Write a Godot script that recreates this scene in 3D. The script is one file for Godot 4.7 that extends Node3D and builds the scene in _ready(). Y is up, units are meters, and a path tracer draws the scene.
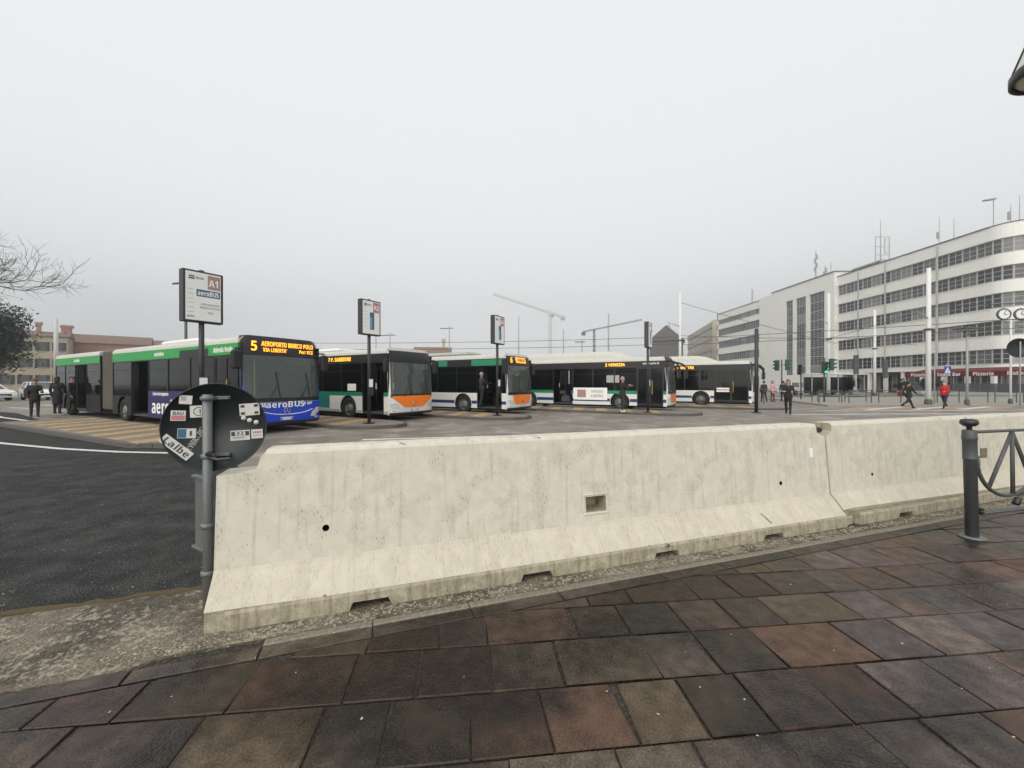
extends Node3D
# A bus station behind a concrete barrier on a foggy day. Camera at the origin, 1.6 m up, looking along -z; "d" below is the distance along -z.
var rng := RandomNumberGenerator.new()
var MT := {}
var counts := {}
var font_sans: SystemFont
const STREET := 18.6      # bearing of the barrier, degrees
const BUSWAY := -31.0     # bearing of the parked buses, degrees

func _ready():
	rng.seed = 7
	setup_view()
	setup_materials()
	build_ground()
	build_paving()
	build_barriers()
	build_islands()
	build_garage()
	build_far_buildings()
	build_buses()
	build_stops()
	build_near_things()
	build_right_street()
	build_skyline()
	build_trees()
	build_cars()
	build_people()
	build_details()

func setup_view():
	var cam := Camera3D.new()
	cam.name = "camera"
	cam.fov = 87.66
	cam.near = 0.05
	cam.far = 3000.0
	cam.position = Vector3(0, 1.6, 0)
	cam.rotation_degrees.x = -0.2
	add_child(cam)
	cam.current = true
	var sun := DirectionalLight3D.new()
	sun.name = "sun"
	sun.light_energy = 0.5
	sun.light_color = Color(1.0, 0.98, 0.94)
	sun.light_angular_distance = 80.0
	sun.shadow_enabled = true
	sun.sky_mode = DirectionalLight3D.SKY_MODE_LIGHT_ONLY
	sun.rotation_degrees = Vector3(-36, -20, 0)
	add_child(sun)
	var sky_mat := ProceduralSkyMaterial.new()
	var top := Color(0.418, 0.430, 0.438)
	var hor := Color(0.515, 0.515, 0.510)
	sky_mat.sky_top_color = top.linear_to_srgb()
	sky_mat.sky_horizon_color = hor.linear_to_srgb()
	sky_mat.sky_curve = 0.3
	sky_mat.ground_horizon_color = hor.linear_to_srgb()
	sky_mat.ground_bottom_color = Color(0.2, 0.2, 0.2).linear_to_srgb()
	sky_mat.sun_angle_max = 0.0
	var sk := Sky.new()
	sk.sky_material = sky_mat
	var env := Environment.new()
	env.background_mode = Environment.BG_SKY
	env.sky = sk
	env.tonemap_mode = Environment.TONE_MAPPER_LINEAR
	env.tonemap_exposure = 2.1
	# damp winter fog: droplets scatter light mostly forwards
	env.volumetric_fog_enabled = true
	env.volumetric_fog_density = 0.0028
	env.volumetric_fog_albedo = Color(0.97, 0.985, 1.0)
	env.volumetric_fog_anisotropy = 0.85
	env.sdfgi_enabled = true
	env.ssao_enabled = true
	env.ssil_enabled = true
	var we := WorldEnvironment.new()
	we.name = "world_environment"
	we.environment = env
	add_child(we)

# ------------------------------------------------------------------ helpers
func W(x: float, d: float, y := 0.0) -> Vector3:
	return Vector3(x, y, -d)

func mk(smooth := false) -> SurfaceTool:
	var st := SurfaceTool.new()
	st.begin(Mesh.PRIMITIVE_TRIANGLES)
	st.set_smooth_group(0 if smooth else 4294967295)
	return st

func face(st: SurfaceTool, pts: Array, c: Vector3):
	var n: Vector3 = (pts[1] - pts[0]).cross(pts[2] - pts[0])
	var outward: bool = n.dot((pts[0] + pts[1] + pts[2]) / 3.0 - c) > 0.0
	for i in range(1, pts.size() - 1):
		st.add_vertex(pts[0])
		if outward:
			st.add_vertex(pts[i + 1]); st.add_vertex(pts[i])
		else:
			st.add_vertex(pts[i]); st.add_vertex(pts[i + 1])

func box(st: SurfaceTool, c: Vector3, s: Vector3, xf := Transform3D.IDENTITY, b := 0.0):
	var h := s * 0.5
	var o: Vector3 = xf * c
	if b <= 0.0:
		for ax in 3:
			for sg in [-1.0, 1.0]:
				var pts := []
				for q in [[-1, -1], [1, -1], [1, 1], [-1, 1]]:
					var p := Vector3.ZERO
					p[ax] = sg * h[ax]
					p[(ax + 1) % 3] = q[0] * h[(ax + 1) % 3]
					p[(ax + 2) % 3] = q[1] * h[(ax + 2) % 3]
					pts.append(xf * (c + p))
				face(st, pts, o)
		return
	b = minf(b, minf(h.x, minf(h.y, h.z)) * 0.95)
	var pt := func(sx, sy, sz, ax):
		var p := Vector3(sx * (h.x - b), sy * (h.y - b), sz * (h.z - b))
		var sgn := [sx, sy, sz]
		p[ax] = sgn[ax] * h[ax]
		return xf * (c + p)
	for ax in 3:
		var a1 := (ax + 1) % 3
		var a2 := (ax + 2) % 3
		for sg in [-1, 1]:
			var pts := []
			for q in [[-1, -1], [1, -1], [1, 1], [-1, 1]]:
				var s3 := [0, 0, 0]
				s3[ax] = sg; s3[a1] = q[0]; s3[a2] = q[1]
				pts.append(pt.call(s3[0], s3[1], s3[2], ax))
			face(st, pts, o)
		for q in [[-1, -1], [1, -1], [1, 1], [-1, 1]]:
			var lo := [0, 0, 0]
			lo[a1] = q[0]; lo[a2] = q[1]; lo[ax] = -1
			var hi := lo.duplicate()
			hi[ax] = 1
			face(st, [pt.call(lo[0], lo[1], lo[2], a1), pt.call(hi[0], hi[1], hi[2], a1), pt.call(hi[0], hi[1], hi[2], a2), pt.call(lo[0], lo[1], lo[2], a2)], o)
	for sx in [-1, 1]:
		for sy in [-1, 1]:
			for sz in [-1, 1]:
				face(st, [pt.call(sx, sy, sz, 0), pt.call(sx, sy, sz, 1), pt.call(sx, sy, sz, 2)], o)

func prism(st: SurfaceTool, poly: PackedVector2Array, z0: float, z1: float, xf := Transform3D.IDENTITY):
	if Geometry2D.is_polygon_clockwise(poly):
		poly = poly.duplicate()
		poly.reverse()
	var ix := Geometry2D.triangulate_polygon(poly)
	for i in range(0, ix.size(), 3):
		var a := poly[ix[i]]
		var b := poly[ix[i + 1]]
		var c := poly[ix[i + 2]]
		if (b - a).cross(c - a) < 0.0:
			var q := b
			b = c
			c = q
		for p in [a, c, b]:
			st.add_vertex(xf * Vector3(p.x, p.y, z1))
		for p in [a, b, c]:
			st.add_vertex(xf * Vector3(p.x, p.y, z0))
	for i in poly.size():
		var a := poly[i]
		var b := poly[(i + 1) % poly.size()]
		var p := [Vector3(a.x, a.y, z0), Vector3(b.x, b.y, z0), Vector3(b.x, b.y, z1), Vector3(a.x, a.y, z1)]
		for k in [0, 2, 1, 0, 3, 2]:
			st.add_vertex(xf * p[k])

# a flat polygon given as (x, d) pairs in plan, extruded from height y0 to y1
func plan_xf() -> Transform3D:
	return Transform3D(Basis(Vector3.RIGHT, Vector3(0, 0, -1), Vector3.UP), Vector3.ZERO)

func slab(st: SurfaceTool, poly: Array, y0: float, y1: float):
	prism(st, PackedVector2Array(poly), y0, y1, plan_xf())

func frame_of(dir: Vector3) -> Basis:
	var w := dir.normalized()
	var u := w.cross(Vector3.UP if absf(w.y) < 0.95 else Vector3.RIGHT).normalized()
	return Basis(u, w, u.cross(w))

func tube(st: SurfaceTool, pts: Array, r0: float, r1 := -1.0, sides := 8, caps := true, xf := Transform3D.IDENTITY):
	if r1 < 0.0:
		r1 = r0
	var rings := []
	for i in pts.size():
		var dir: Vector3 = pts[mini(i + 1, pts.size() - 1)] - pts[maxi(i - 1, 0)]
		var b := frame_of(dir)
		var r := lerpf(r0, r1, float(i) / maxf(1.0, pts.size() - 1))
		var ring := []
		for k in sides:
			var a := TAU * k / sides
			ring.append(xf * (pts[i] + (b.x * cos(a) + b.z * sin(a)) * r))
		rings.append(ring)
	for i in pts.size() - 1:
		var c: Vector3 = xf * ((pts[i] + pts[i + 1]) * 0.5)
		for k in sides:
			face(st, [rings[i][k], rings[i][(k + 1) % sides], rings[i + 1][(k + 1) % sides], rings[i + 1][k]], c)
	if caps:
		var m: Vector3 = xf * ((pts[0] + pts[1]) * 0.5)
		face(st, rings[0], m)
		m = xf * ((pts[-1] + pts[-2]) * 0.5)
		face(st, rings[-1], m)

func lathe(st: SurfaceTool, prof: Array, sides := 20, xf := Transform3D.IDENTITY, sx := 1.0, sz := 1.0):
	for i in prof.size() - 1:
		var p: Vector2 = prof[i]
		var q: Vector2 = prof[i + 1]
		for k in sides:
			var a := TAU * k / sides
			var b := TAU * (k + 1) / sides
			var v := [Vector3(cos(a) * p.x * sx, p.y, sin(a) * p.x * sz), Vector3(cos(b) * p.x * sx, p.y, sin(b) * p.x * sz), Vector3(cos(b) * q.x * sx, q.y, sin(b) * q.x * sz), Vector3(cos(a) * q.x * sx, q.y, sin(a) * q.x * sz)]
			if p.x > 0.0001:
				for j in [0, 1, 2]:
					st.add_vertex(xf * v[j])
			if q.x > 0.0001:
				for j in [0, 2, 3]:
					st.add_vertex(xf * v[j])

func put(st: SurfaceTool, called: String, m: Material, parent: Node = self) -> MeshInstance3D:
	st.generate_normals()
	var o := MeshInstance3D.new()
	o.mesh = st.commit()
	o.material_override = m
	o.name = numbered(called) if parent == self else called
	parent.add_child(o, true)
	return o

func share(mesh: Mesh, called: String, m: Material, parent: Node, xf := Transform3D.IDENTITY) -> MeshInstance3D:
	var o := MeshInstance3D.new()
	o.mesh = mesh
	o.material_override = m
	o.name = called
	parent.add_child(o, true)
	o.transform = xf
	return o

func bake(st: SurfaceTool) -> Mesh:
	st.generate_normals()
	return st.commit()

func boxed(called: String, m: Material, parent: Node, c: Vector3, s: Vector3, b := 0.0, xf := Transform3D.IDENTITY) -> MeshInstance3D:
	var st := mk()
	box(st, c, s, xf, b)
	return put(st, called, m, parent)

func numbered(called: String) -> String:
	var n: int = counts.get(called, 0)
	counts[called] = n + 1
	return called if n == 0 else "%s_%03d" % [called, n]

func tag(o: Node, label: String, category: String, group := "", kind := ""):
	if label: o.set_meta("label", label)
	if category: o.set_meta("category", category)
	if group: o.set_meta("group", group)
	if kind: o.set_meta("kind", kind)

func thing(called: String, label: String, category: String, at := Vector3.ZERO, turn := 0.0, group := "") -> Node3D:
	var o := Node3D.new()
	o.name = numbered(called)
	add_child(o)
	o.position = at
	o.rotation_degrees.y = turn
	tag(o, label, category, group)
	return o

func txt(parent: Node, s: String, h: float, m: Material, at: Vector3, basis := Basis.IDENTITY, squeeze := 1.0, called := "lettering", bold := true, depth := 0.006) -> MeshInstance3D:
	var t := TextMesh.new()
	t.text = s
	var f := SystemFont.new()
	f.font_names = PackedStringArray(["Droid Sans"])
	f.font_weight = 700 if bold else 400
	t.font = f
	t.font_size = 32
	t.pixel_size = h / 32.0 * 1.38
	t.depth = depth
	t.horizontal_alignment = HORIZONTAL_ALIGNMENT_CENTER
	t.vertical_alignment = VERTICAL_ALIGNMENT_CENTER
	var o := MeshInstance3D.new()
	o.mesh = t
	o.material_override = m
	o.name = called
	parent.add_child(o, true)
	o.transform = Transform3D(basis.scaled_local(Vector3(squeeze, 1, 1)), at)
	return o

# ------------------------------------------------------------------ materials
func pm(r: float, g: float, b: float, rough := 0.6, metal := 0.0) -> StandardMaterial3D:
	var m := StandardMaterial3D.new()
	m.albedo_color = Color(r, g, b).linear_to_srgb()
	m.roughness = rough
	m.metallic = metal
	return m

func glow(r: float, g: float, b: float, e: float) -> StandardMaterial3D:
	var m := pm(r, g, b, 0.5)
	m.emission_enabled = true
	m.emission = Color(r, g, b).linear_to_srgb()
	m.emission_energy_multiplier = e
	return m

func glass(r: float, g: float, b: float, a: float) -> StandardMaterial3D:
	var m := StandardMaterial3D.new()
	var c := Color(r, g, b).linear_to_srgb()
	c.a = a
	m.albedo_color = c
	m.transparency = BaseMaterial3D.TRANSPARENCY_ALPHA
	m.roughness = 0.04
	return m

# a seamless grey noise field of n x n values 0..1, stretched by (w, h) smaller sampling
func field(n: int, seed_: int, freq: float, octaves := 4, w := 0, h := 0, cell := false) -> PackedByteArray:
	var f := FastNoiseLite.new()
	f.seed = seed_
	f.frequency = freq
	f.noise_type = FastNoiseLite.TYPE_CELLULAR if cell else FastNoiseLite.TYPE_SIMPLEX_SMOOTH
	f.fractal_octaves = octaves
	var im := f.get_seamless_image(n if w == 0 else w, n if h == 0 else h)
	im.convert(Image.FORMAT_L8)
	if im.get_width() != n or im.get_height() != n:
		im.resize(n, n, Image.INTERPOLATE_CUBIC)
	return im.get_data()

func picture(n: int, fn: Callable, grey := false) -> ImageTexture:
	var out := PackedByteArray()
	out.resize(n * n * (1 if grey else 3))
	if grey:
		for i in n * n:
			out[i] = int(clampf(fn.call(i), 0.0, 1.0) * 255.0)
	else:
		for i in n * n:
			var c: Color = fn.call(i)
			out[i * 3] = int(clampf(c.r, 0, 1) * 255.0)
			out[i * 3 + 1] = int(clampf(c.g, 0, 1) * 255.0)
			out[i * 3 + 2] = int(clampf(c.b, 0, 1) * 255.0)
	return ImageTexture.create_from_image(Image.create_from_data(n, n, false, Image.FORMAT_L8 if grey else Image.FORMAT_RGB8, out))

func tri_mat(alb: Texture2D, scale: float, rough := 0.8, world := true, height: Texture2D = null, relief := 0.5) -> StandardMaterial3D:
	var m := StandardMaterial3D.new()
	m.albedo_texture = alb
	m.roughness = rough
	m.uv1_triplanar = true
	m.uv1_world_triplanar = world
	m.uv1_scale = Vector3.ONE * scale
	if height:
		m.heightmap_enabled = true
		m.heightmap_texture = height
		m.heightmap_scale = relief
	return m

func lin(r: float, g: float, b: float) -> Color:
	return Color(r, g, b).linear_to_srgb()

func setup_materials():
	var n := 512
	var A := field(n, 1, 0.008, 5)
	var B := field(n, 2, 0.05, 4)
	var C := field(n, 3, 0.35, 2)
	var S := field(n, 4, 0.06, 4, 512, 40)
	var D := field(n, 5, 0.02, 5)
	var E := field(n, 6, 0.12, 3)
	# asphalt, dark and worn
	var asp_d := lin(0.009, 0.009, 0.009)
	var asp_m := lin(0.036, 0.036, 0.035)
	var asp_l := lin(0.13, 0.13, 0.127)
	var chips := picture(n, func(i): return C[i] / 255.0, true)
	MT.asphalt = tri_mat(picture(n, func(i):
		var g: float = clampf((C[i] / 255.0 - 0.5) * 2.6 + 0.5, 0, 1)
		var v: float = clampf((A[i] / 255.0 - 0.5) * 2.0 + 0.5, 0, 1) * 0.45 + g * 0.55
		var c := asp_d.lerp(asp_m, clampf(v * 1.4 - 0.2, 0, 1))
		return c.lerp(asp_l, clampf((g - 0.80) * 4.0 + (D[i] / 255.0 - 0.5), 0, 1))), 0.40, 0.8, true, chips, 1.0)
	var pl_d := lin(0.135, 0.117, 0.098)
	var pl_m := lin(0.225, 0.198, 0.168)
	var pl_l := lin(0.32, 0.29, 0.25)
	MT.plaza = tri_mat(picture(n, func(i):
		var v: float = A[i] / 255.0 * 0.45 + D[i] / 255.0 * 0.35 + C[i] / 255.0 * 0.2
		return pl_d.lerp(pl_m, clampf(v * 2.6 - 0.75, 0, 1)).lerp(pl_l, clampf(D[i] / 255.0 * 3.0 - 1.9, 0, 0.7))), 0.09, 0.6)
	MT.tarmac_patch = tri_mat(picture(256, func(i): return lin(0.12, 0.107, 0.093).lerp(lin(0.17, 0.152, 0.132), C[i * 2] / 255.0)), 0.4, 0.65)
	# rough old concrete of the kerb strip
	var k_d := lin(0.045, 0.036, 0.026)
	var k_m := lin(0.15, 0.127, 0.094)
	var k_l := lin(0.30, 0.265, 0.205)
	MT.strip = tri_mat(picture(n, func(i):
		var v: float = A[i] / 255.0 * 0.5 + B[i] / 255.0 * 0.3 + C[i] / 255.0 * 0.25
		var c := k_d.lerp(k_m, clampf(v * 3.0 - 0.95, 0, 1))
		return c.lerp(k_l, clampf((E[i] / 255.0 * 0.6 + D[i] / 255.0 * 0.4 - 0.54) * 6.0, 0, 0.8))), 0.32, 0.85, true, chips, 1.6)
	MT.moss_line = tri_mat(picture(256, func(i): return lin(0.045, 0.034, 0.015).lerp(lin(0.20, 0.14, 0.06), C[i * 2] / 255.0)), 1.4, 0.95, true, chips, 1.5)
	# pale cast concrete of the barriers: cream, drip streaks, speckles and scuffs
	var b_l := lin(0.56, 0.525, 0.445)
	var b_m := lin(0.50, 0.47, 0.395)
	var b_g := lin(0.385, 0.368, 0.305)
	var b_d := lin(0.13, 0.105, 0.07)
	var F := field(n, 11, 0.03, 5)
	var G := field(n, 12, 0.3, 3, 512, 180)
	var H := field(n, 13, 0.014, 3)
	var conc := func(amount: float, light: Color, mid: Color, grey: Color, streak := 1.0): return picture(n, func(i):
		var v: float = F[i] / 255.0
		var c := light.lerp(mid, clampf(v * 1.8 - 0.4, 0, 1))
		c = c.lerp(grey, clampf(S[i] / 255.0 * 2.2 - 1.25 + amount * 0.2, 0, 0.55) * streak)
		c = c.lerp(grey, clampf(H[i] / 255.0 * 2.2 - 1.2, 0, 0.3))
		var mask: float = clampf(H[i] / 255.0 * 4.0 - 2.0 + amount, 0.0, 1.0)
		c = c.lerp(b_d, clampf((S[i] / 255.0 * 0.55 + G[i] / 255.0 * 0.45 - 0.70 + 0.05 * amount) * 4.0, 0, (0.10 + 0.4 * amount) * streak))
		return c.lerp(b_d, clampf((G[i] / 255.0 - 0.79 + 0.10 * mask + amount * 0.05) * 3.5, 0, 0.75)))
	MT.barrier = tri_mat(conc.call(0.0, b_l, b_m, b_g), 0.42, 0.85, false, chips, 0.2)
	MT.barrier_slope = tri_mat(conc.call(0.4, lin(0.51, 0.472, 0.388), lin(0.45, 0.41, 0.335), lin(0.35, 0.318, 0.25), 0.45), 0.5, 0.88, false, chips, 0.3)
	MT.barrier_dirty = tri_mat(conc.call(1.0, lin(0.40, 0.36, 0.27), lin(0.30, 0.27, 0.20), lin(0.19, 0.17, 0.115)), 0.6, 0.9, false, chips, 0.5)
	MT.kerb_old = tri_mat(picture(256, func(i): return lin(0.10, 0.086, 0.065).lerp(lin(0.33, 0.30, 0.24), clampf(B[i * 3] / 255.0 * 0.9 + C[i * 3] / 255.0 * 0.5 - 0.2, 0, 1))), 0.9, 0.9, true, chips, 1.2)
	MT.kerb = tri_mat(picture(256, func(i): return lin(0.20, 0.19, 0.165).lerp(lin(0.33, 0.315, 0.275), B[i * 3] / 255.0 * 0.7 + C[i * 3] / 255.0 * 0.3)), 0.8, 0.8)
	MT.kerb_dark = tri_mat(picture(256, func(i): return lin(0.055, 0.05, 0.045).lerp(lin(0.115, 0.105, 0.095), B[i * 3] / 255.0 * 0.7 + C[i * 3] / 255.0 * 0.3)), 0.8, 0.75)
	MT.island = tri_mat(picture(256, func(i): return lin(0.13, 0.11, 0.092).lerp(lin(0.23, 0.20, 0.17), A[i] / 255.0 * 0.6 + C[i * 2] / 255.0 * 0.4)), 0.5, 0.8)
	# worn paint: yellow and white over asphalt
	var worn := func(p: Color, under: Color, cut: float): return picture(256, func(i): return under.lerp(p, clampf((E[i * 3] / 255.0 * 0.5 + D[i * 3] / 255.0 * 0.5 - cut) * 5.0, 0.0, 1.0)))
	MT.yellow_paint = tri_mat(worn.call(lin(0.55, 0.33, 0.10), lin(0.20, 0.165, 0.12), 0.40), 0.5, 0.8)
	MT.orange_paint = tri_mat(worn.call(lin(0.56, 0.30, 0.12), lin(0.19, 0.165, 0.14), 0.38), 0.35, 0.8)
	MT.white_paint = tri_mat(worn.call(lin(0.62, 0.61, 0.58), lin(0.2, 0.19, 0.18), 0.26), 0.6, 0.75)
	# trachyte slabs: tones share one world-space grain; puddled patches are smoother and deeper in colour
	var n2 := 1024
	var P := field(n2, 21, 0.0028, 4)
	var Q := field(n2, 22, 0.03, 4)
	var R := field(n2, 23, 0.30, 3)
	var wet_rough := picture(n2, func(i): return lerpf(0.16, 0.55, clampf((P[i] / 255.0 - 0.40) * 4.5, 0, 1)) + (R[i] / 255.0 - 0.5) * 0.22, true)
	var grain := picture(n2, func(i): return Q[i] / 255.0 * 0.55 + R[i] / 255.0 * 0.45, true)
	var stone := picture(n2, func(i):
		var wet: float = clampf((P[i] / 255.0 - 0.38) * 4.0, 0, 1)
		var v: float = (0.44 + 0.36 * wet) + (Q[i] / 255.0 - 0.5) * 0.34 + (R[i] / 255.0 - 0.5) * 0.55
		return Color(v, v, v))
	var tones := [[0.078, 0.053, 0.042], [0.072, 0.053, 0.043], [0.066, 0.056, 0.052], [0.064, 0.057, 0.056], [0.076, 0.062, 0.047], [0.070, 0.059, 0.046], [0.052, 0.045, 0.043], [0.082, 0.054, 0.042], [0.084, 0.072, 0.063]]
	MT.stone = []
	for k3 in tones.size() * 3:
		var t: Array = tones[k3 % tones.size()]
		var lay: float = [1.0, 0.55, 1.3][k3 / tones.size()]   # dry, soaked, pale and worn slabs
		var m := tri_mat(stone, 0.24, 1.0, true, grain, 0.9)
		m.albedo_color = Color(t[0] * 1.62 * lay, t[1] * 1.45 * lay, t[2] * (1.25 if lay < 1.1 else 1.42) * lay).linear_to_srgb()
		m.metallic_specular = 0.36
		m.roughness_texture = wet_rough
		m.roughness_texture_channel = BaseMaterial3D.TEXTURE_CHANNEL_RED
		MT.stone.append(m)
	MT.asphalt.metallic_specular = 0.3
	MT.joint = tri_mat(picture(256, func(i): return lin(0.015, 0.012, 0.010).lerp(lin(0.13, 0.11, 0.085), clampf(E[i * 2] / 255.0 * 1.6 - 0.6, 0, 1))), 1.0, 0.9)
	MT.pebble = pm(0.30, 0.265, 0.205, 0.9)
	MT.sticker = pm(0.52, 0.51, 0.48, 0.8)
	MT.leaf_litter = pm(0.45, 0.42, 0.36, 0.8)
	MT.moss = pm(0.16, 0.12, 0.055, 0.95)
	# painted walls of the far buildings
	MT.render_white = tri_mat(picture(256, func(i): return lin(0.74, 0.735, 0.69).lerp(lin(0.84, 0.835, 0.79), A[i] / 255.0 * 0.4 + S[i * 2] / 255.0 * 0.6)), 0.12, 0.85)
	MT.render_beige = tri_mat(picture(256, func(i): return lin(0.36, 0.31, 0.22).lerp(lin(0.52, 0.46, 0.35), A[i] / 255.0 * 0.6 + B[i * 2] / 255.0 * 0.4)), 0.15, 0.9)
	MT.brick = tri_mat(picture(256, func(i): return lin(0.30, 0.15, 0.11).lerp(lin(0.44, 0.26, 0.20), B[i * 2] / 255.0 * 0.6 + C[i * 2] / 255.0 * 0.4)), 0.3, 0.95)
	MT.roof_tile = tri_mat(picture(256, func(i): return lin(0.13, 0.085, 0.065).lerp(lin(0.25, 0.17, 0.13), B[i * 2] / 255.0 * 0.5 + C[i * 2] / 255.0 * 0.5)), 0.4, 0.95)
	MT.slate = pm(0.11, 0.105, 0.10, 0.8)
	MT.win_dark = glass(0.10, 0.105, 0.105, 0.74)
	MT.win_dark.roughness = 0.12
	MT.win_set = [MT.win_dark, glass(0.07, 0.075, 0.075, 0.8), glass(0.16, 0.165, 0.16, 0.78), MT.win_dark, glass(0.24, 0.24, 0.23, 0.82), glass(0.05, 0.053, 0.055, 0.85)]
	MT.core = pm(0.20, 0.20, 0.20, 0.9)
	MT.frame_grey = pm(0.42, 0.42, 0.41, 0.6)
	MT.shutter = pm(0.05, 0.05, 0.045, 0.7)
	# metals, plastics, cloth
	var galv := tri_mat(picture(256, func(i): return lin(0.085, 0.095, 0.095).lerp(lin(0.20, 0.21, 0.21), B[i * 3] / 255.0 * 0.5 + S[i * 3] / 255.0 * 0.5)), 1.6, 0.5, false)
	galv.metallic = 0.35
	MT.galvanised = galv
	MT.sign_back = pm(0.011, 0.016, 0.016, 0.45)
	MT.black_metal = pm(0.016, 0.017, 0.018, 0.45)
	MT.post_grey = tri_mat(picture(256, func(i): return lin(0.035, 0.040, 0.040).lerp(lin(0.085, 0.09, 0.088), B[i * 3] / 255.0)), 2.0, 0.5, false)
	MT.pole_white = pm(0.62, 0.62, 0.60, 0.6)
	MT.pole_grey = pm(0.30, 0.31, 0.31, 0.6)
	MT.pole_dark = pm(0.06, 0.065, 0.065, 0.6)
	MT.white = pm(0.76, 0.76, 0.74, 0.35)
	MT.white_matt = pm(0.72, 0.72, 0.70, 0.8)
	MT.bus_white = pm(0.64, 0.635, 0.61, 0.3)
	MT.roof_white = tri_mat(picture(256, func(i): return lin(0.40, 0.39, 0.355).lerp(lin(0.53, 0.52, 0.48), B[i * 2] / 255.0 * 0.6 + S[i * 2] / 255.0 * 0.4)), 0.3, 0.5, false)
	MT.black = pm(0.004, 0.004, 0.005, 0.4)
	MT.black_matt = pm(0.010, 0.010, 0.010, 0.7)
	MT.rubber = pm(0.012, 0.012, 0.012, 0.85)
	MT.rim = pm(0.16, 0.16, 0.16, 0.55, 0.2)
	MT.bus_blue = pm(0.012, 0.055, 0.50, 0.28)
	MT.bus_violet = pm(0.014, 0.013, 0.085, 0.4)
	MT.bus_green = pm(0.010, 0.26, 0.045, 0.4)
	MT.stop_green = pm(0.012, 0.19, 0.10, 0.4)
	MT.bus_orange = pm(0.80, 0.19, 0.012, 0.35)
	MT.stripe_blue = pm(0.012, 0.035, 0.16, 0.4)
	MT.teal = pm(0.01, 0.16, 0.17, 0.5)
	MT.skirt_grey = pm(0.33, 0.33, 0.32, 0.5)
	MT.bellows = tri_mat(picture(256, func(i): return lin(0.06, 0.055, 0.045).lerp(lin(0.13, 0.115, 0.09), S[i * 2] / 255.0)), 0.6, 0.85, false)
	MT.bus_glass = glass(0.004, 0.005, 0.006, 0.84)
	MT.bus_glass.metallic_specular = 0.32
	MT.screen_glass = glass(0.15, 0.185, 0.175, 0.38)
	MT.seat = pm(0.02, 0.035, 0.07, 0.85)
	MT.interior = pm(0.05, 0.052, 0.055, 0.8)
	MT.handrail = pm(0.50, 0.33, 0.03, 0.4)
	MT.led = glow(1.0, 0.40, 0.03, 0.9)
	MT.led_panel = glow(1.0, 0.36, 0.03, 0.6)
	MT.lens = pm(0.62, 0.64, 0.65, 0.1, 0.3)
	MT.plate = pm(0.62, 0.63, 0.64, 0.5)
	MT.chrome = pm(0.5, 0.5, 0.5, 0.2, 0.9)
	MT.red = pm(0.42, 0.01, 0.012, 0.5)
	MT.maroon = pm(0.115, 0.012, 0.02, 0.8)
	MT.pinkish = pm(0.33, 0.20, 0.19, 0.7)
	MT.sign_pink = pm(0.42, 0.16, 0.18, 0.7)
	MT.sign_blue = pm(0.03, 0.10, 0.18, 0.6)
	MT.sign_mid = pm(0.20, 0.34, 0.46, 0.6)
	MT.ink = pm(0.05, 0.05, 0.055, 0.8)
	MT.ink_grey = pm(0.30, 0.30, 0.30, 0.8)
	MT.traffic_green = glow(0.02, 0.75, 0.35, 1.0)
	MT.signal_green = pm(0.008, 0.05, 0.03, 0.5)
	MT.tube_light = glow(1.0, 0.85, 0.55, 1.2)
	MT.bark = tri_mat(picture(256, func(i): return lin(0.035, 0.030, 0.025).lerp(lin(0.09, 0.08, 0.068), C[i * 2] / 255.0)), 0.8, 0.95)
	MT.leaf = pm(0.026, 0.038, 0.020, 0.8)
	MT.hedge = pm(0.022, 0.034, 0.016, 0.8)
	MT.lamp_glass = pm(0.62, 0.60, 0.50, 0.25)
	var body := StandardMaterial3D.new()
	body.vertex_color_use_as_albedo = true
	body.roughness = 0.85
	MT.figure = body

# ------------------------------------------------------------------ ground
# (s, t) measured along and away across the barrier line, turned into (x, d)
func st2(s: float, t: float) -> Vector2:
	var a := deg_to_rad(STREET)
	return Vector2(s * cos(a) - t * sin(a), s * sin(a) + t * cos(a))

func st3(s: float, t: float, y := 0.0) -> Vector3:
	var p := st2(s, t)
	return Vector3(p.x, y, -p.y)

func structure(st: SurfaceTool, called: String, m: Material) -> MeshInstance3D:
	var o := put(st, called, m)
	o.set_meta("kind", "structure")
	return o

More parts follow.
